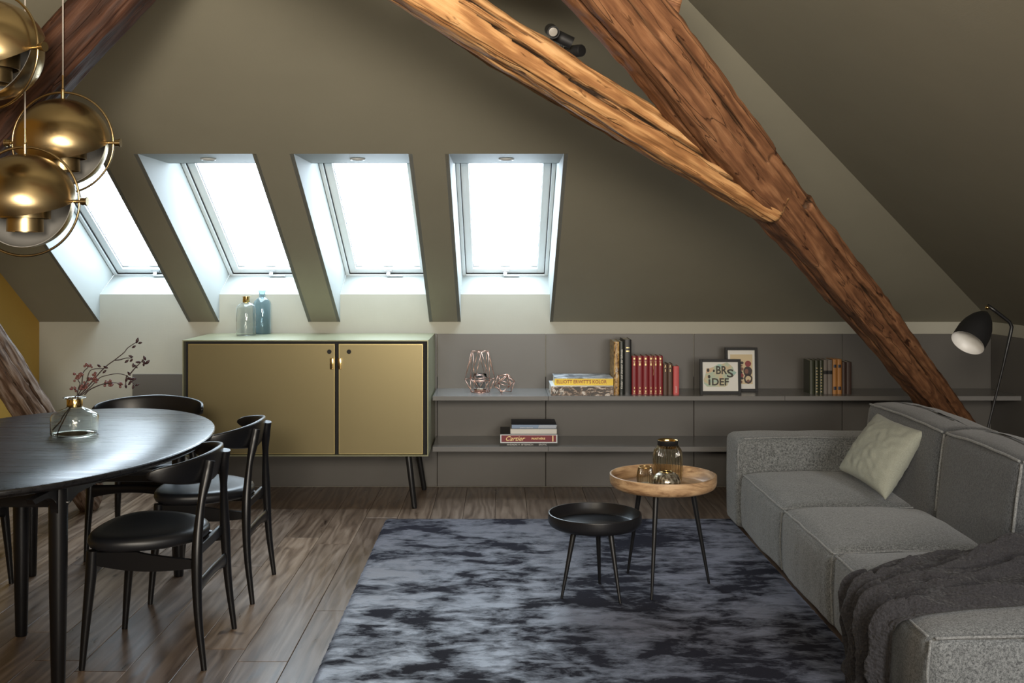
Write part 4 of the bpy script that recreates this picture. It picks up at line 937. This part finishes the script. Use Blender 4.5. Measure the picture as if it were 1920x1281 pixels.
# upright books
def up_book(px0, px1, pytop, m, label, group, ysp=6.47, dep=.16, style=None, lean=0.0, name='book'):
    x0, x1 = px2x(px0, ysp), px2x(px1, ysp); th = x1-x0-.0006; h = (H-(pytop-PY0)*ysp/F)-SZ; c = .0022
    r = empty(name, ((x0+x1)/2, ysp, SZ), label, 'book', group); hx = th/2
    bm = bmesh.new()
    # rounded spine and boards
    pts = [(-hx, dep), (-hx, .004)]+[(hx*math.sin(a), .004-.005*math.cos(a)) for a in [(-1+2*i/8)*PI/2 for i in range(9)]]+[(hx, .004), (hx, dep), (hx-c, dep), (hx-c, .008), (-hx+c, .008), (-hx+c, dep)]
    slab(bm, [(a, b_, 0) for a, b_ in pts], (0, 0, h)); obj('cover', bm, m, r, auto=.7)
    bxo('pages', (-hx+c, .008, .003), (hx-c, dep-.004, h-.004), M_page, r)
    def band(z, hh, mm, w=.8, nm='gilt_band'):
        bm = bmesh.new(); P1 = [(hx*w*s_, -.0012+.0035*abs(s_)**2.2) for s_ in [-1, -.6, -.2, .2, .6, 1]]
        pts = P1+[(a, b_+.0035) for a, b_ in reversed(P1)]
        slab(bm, [(a, b_-.0004, z) for a, b_ in pts], (0, 0, hh)); obj(nm, bm, mm, r)
    if style == 'red':
        band(h-.022, .011, M_gold, .7); band(h-.034, .0015, M_gold); band(h-.042, .002, M_gold, .6); band(h-.046, .002, M_gold, .5); band(h-.058, .010, M_gold, .65)
        band(.034, .012, M_gold, .35); band(.024, .002, M_gold, .7); band(.014, .008, M_gold, .5); band(.008, .0015, M_gold)
    if style == 'brown': band(h-.022, .002, M_gold); band(h-.018, .009, M_gold, .45); band(h-.050, .016, M_gold, .4)
    if style == 'black': band(h-.052, .006, M_gold, .75); band(h-.074, .008, M_gold, .75)
    if style == 'coral': text('spine_title', 'KUNST', (.004, -.0035, .012), .013, M_whiteink, r, rot=(PI/2, -PI/2, 0))
    if style == 'green':
        for i in range(9): band(.012+i*.018, .003, M_gold, .7)
    if style == 'grey': band(h*.58, .022, M_cabin, 1.0, 'title_label')
    if style == 'orange': band(h*.76, .018, M_navy, .9, 'title_label'); band(h*.12, .020, M_navy, .9, 'title_label')
    return r, h, hx
M_map = blotch('antique_print_spine', [(.36, (.05, .02, .01)), (.48, (.40, .22, .06)), (.60, (.62, .42, .18)), (.72, (.75, .62, .40))], 34)
M_blk = paint('black_leather_book', (.014, .014, .014), .4); M_dkgr = paint('dark_green_dust_jacket', (.03, .035, .03), .35)
M_red = paint('red_book_cloth', (.22, .016, .022), .4); M_brn = paint('brown_book_cloth', (.10, .055, .038), .5); M_coral = paint('coral_book_cloth', (.60, .10, .10), .5)
g3 = 'books standing on the upper shelf beside the flat stack'
r, h, hx = up_book(1151, 1161.2, 641, M_map, 'tall book with a mottled gold and brown spine beside the flat stack', g3, dep=.24)
t_ = text('spine_title', 'van Rijn', (.006, -.004, .10), .020, M_whiteink, r, rot=(PI/2, -PI/2, 0), shear=.3)
r, h, hx = up_book(1161.5, 1169.5, 641, M_dkgr, 'tall dark book with white vertical lettering next to the mottled one', g3, dep=.24)
t_ = text('spine_title', 'Kinder- und Literatur der Schweiz', (.005, -.004, .035), .015, M_whiteink, r, rot=(PI/2, -PI/2, 0), bold=.0003); wd = max(v.co.x for v in t_.data.vertices); t_.scale = (.24/wd, 1, 1)
up_book(1170, 1184, 637, M_blk, 'tallest book, black with two gold bars', g3, dep=.22, style='black')
nm = ['first', 'second', 'third', 'fourth', 'fifth', 'sixth']
edges = [1184.5, 1194.5, 1205.5, 1216.2, 1225.2, 1234.0, 1243.0]
for i in range(6):
    r, h, hx = up_book(edges[i], edges[i+1], 667.5, M_red, 'red and gold bound volume, %s from the left beside the tall black book' % nm[i], 'red and gold volumes', dep=.13, style='red')
    if i == 3:
        bm = bmesh.new(); tube(bm, smooth_path([(.006, .02, h+.001), (.010, -.004, h-.004), (.013, -.0055, h-.06), (.016, -.0055, h-.09), (.013, -.0055, h-.12)], 16), .0011, 6); obj('ribbon_bookmark', bm, M_gold, r, smooth=True)
up_book(1243.5, 1252, 682, M_brn, 'small brown volume right next to the red ones', 'small brown volumes', dep=.11, style='brown')
up_book(1252.3, 1261, 682, M_brn, 'small brown volume next to the coral one', 'small brown volumes', dep=.11, style='brown')
up_book(1262.5, 1273.5, 687, M_coral, 'small coral pink book at the right end of the row', g3, dep=.11, style='coral')
M_dgreen = paint('dark_green_leather', (.03, .035, .018), .45); M_gr = paint('grey_book_cloth', (.16, .14, .125), .6); M_or = paint('tan_orange_leather', (.38, .17, .045), .5); M_dbr = paint('dark_brown_leather', (.05, .028, .022), .5)
g4 = 'old books in the shadowed right part of the upper shelf'
for a, b_, tp_, mm, st, lb in ((1518, 1527.5, 676, M_dgreen, None, 'plain dark green old book at the left end of the shadowed row'), (1528, 1536, 676, M_dgreen, 'green', 'dark green gilt old book, left of its twin in the shadowed row'), (1536.5, 1544, 676, M_dgreen, 'green', 'dark green gilt old book beside the grey pair'),
                             (1544.5, 1552, 675, M_gr, 'grey', 'grey old book with black label, left of the pair'), (1552.3, 1561, 675, M_gr, 'grey', 'grey old book with black label, beside the orange pair'), (1561.5, 1569.5, 674, M_or, 'orange', 'tan orange old book, left of the pair'),
                             (1570, 1578.5, 674, M_or, 'orange', 'tan orange old book, right of the pair'), (1579, 1586.5, 679, M_dbr, None, 'dark brown small old book beside the orange pair'), (1587, 1597, 679, M_dbr, None, 'dark brown small old book at the right end of the shadowed row')):
    up_book(a, b_, tp_, mm, lb, g4, ysp=6.50, dep=.13, style=st)
# ------------------------------------------------------------------ framed prints
def picture(px0, px1, py0, py1, Y, lean, lab):
    x0, x1 = px2x(px0, Y), px2x(px1, Y); w_ = x1-x0; h = (H-(py0-PY0)*Y/F)-SZ
    r = empty('picture_frame', ((x0+x1)/2, Y, SZ), lab, 'picture', 'framed prints on the upper shelf'); r.rotation_euler = (-lean, 0, 0)
    hw = w_/2; t = .017; bm = bmesh.new()
    box(bm, (-hw, 0, 0), (-hw+t, .016, h), .001); box(bm, (hw-t, 0, 0), (hw, .016, h), .001); box(bm, (-hw+t, 0, 0), (hw-t, .016, t), .001); box(bm, (-hw+t, 0, h-t), (hw-t, .016, h), .001)
    obj('frame', bm, M_lampblack, r)
    bxo('sheet', (-hw+t, .008, t), (hw-t, .012, h-t), paint('paper_white', (.72, .71, .66), .5), r)
    bxo('backing', (-hw+.004, .012, .004), (hw-.004, .0155, h-.004), M_cabin, r)
    return r, hw, h, t
def flat_shape(name, pts, y, m, parent):
    bm = bmesh.new(); slab(bm, [(a, y, b_) for a, b_ in pts], (0, .0006, 0)); return obj(name, bm, m, parent)
r, hw, h, t = picture(1360.5, 1421.5, 652, 727, 6.62, .06, 'taller black framed print with red and black ornaments, behind the other')
ink = [paint('ink_dark', (.03, .014, .012)), paint('ink_red', (.24, .03, .03)), paint('ink_cream', (.62, .50, .30)), paint('ink_brown', (.20, .08, .05))]
def disc(cx, cz, rad, m, y, parent, sy=1.0, seed=0): 
    flat_shape('printed_shape', [(cx+rad*math.cos(a)*(1+.08*noise.noise(Vector((math.cos(a)*2, math.sin(a)*2, seed)))), cz+rad*sy*math.sin(a)*(1+.08*noise.noise(Vector((math.cos(a)*2, math.sin(a)*2, seed+3))))) for a in [2*PI*i/24 for i in range(24)]], y, m, parent)
bxo('printed_ground', (-hw+t+.016, .0072, t+.030), (hw-t-.014, .0078, h-t-.026), ink[2], r)
cx0, cz0 = hw-t-.036, h
for (a, b_, rd, ii, sy) in ((.060, .172, .019, 1, 1), (.058, .125, .027, 0, 1.15), (.050, .125, .012, 3, 1.2), (.060, .078, .026, 0, 1.15), (.060, .080, .017, 2, 1.0), (.060, .066, .009, 3, 1.0), (.060, .092, .004, 0, 1.3), (.060, .075, .003, 0, 2), (.000, .178, .014, 0, .8), (-.035, .182, .014, 1, .7), (-.040, .170, .010, 0, .6), (.022, .178, .010, 0, .9), (.005, .160, .022, 3, .3), (.018, .140, .014, 3, .8), (.012, .118, .013, 0, .8), (.018, .100, .014, 1, 1), (.020, .082, .012, 0, .6), (.012, .060, .012, 3, .8), (-.04, .12, .02, 1, 1), (-.04, .08, .02, 0, 1)):
    a = a-.018; disc(a, b_-.0, rd, ink[ii], .0068-.0003*ii-(.0006 if ii == 2 else 0)-(.001 if rd < .013 else 0), r, sy, a*50)
r, hw, h, t = picture(1313, 1390, 674, 731.5, 6.50, .07, 'landscape black framed print of dark capitals on a pastel paint blot, in front')
M_blot = blotch('pastel_paint_blot', [(.35, (.30, .48, .44)), (.46, (.52, .54, .38)), (.56, (.62, .47, .30)), (.68, (.70, .38, .26))], 9, (1, 1, 1), .6, 1.0)
def fpx(zx, zy): return ((zx-605)/1630*140*6.5/F, h-(zy-410)/11.64*6.5/F-.003)
flat_shape('paint_blot', [fpx(*p) for p in ((240, 850), (290, 700), (300, 600), (370, 600), (470, 560), (560, 510), (650, 500), (760, 470), (800, 500), (880, 570), (910, 650), (960, 690), (900, 760), (850, 790), (790, 820), (770, 960), (700, 1000), (560, 1000), (310, 1000), (250, 930))], .0074, M_blot, r)
M_ink = paint('soft_black_ink', (.045, .040, .030), .6)
def word(s, zx, zy, size, wpx):
    a, b_ = fpx(zx, zy); t_ = text('printed_letters', s, (a, .0068, b_), size, M_ink, r, bold=.0016); wd = max(v.co.x for v in t_.data.vertices); t_.scale = (wpx/11.64*6.5/F/wd, 1, 1)
word('BR', 505, 720, .068, 250); word('S', 745, 790, .068, 150); word('I', 335, 960, .048, 50); word('DEF', 410, 965, .060, 380)
for (zx, zy, rd) in ((340, 640, .008), (360, 780, .008), (465, 655, .006)): a, b_ = fpx(zx, zy); disc(a, b_, rd, M_ink, .0069, r, 1.4, zx)
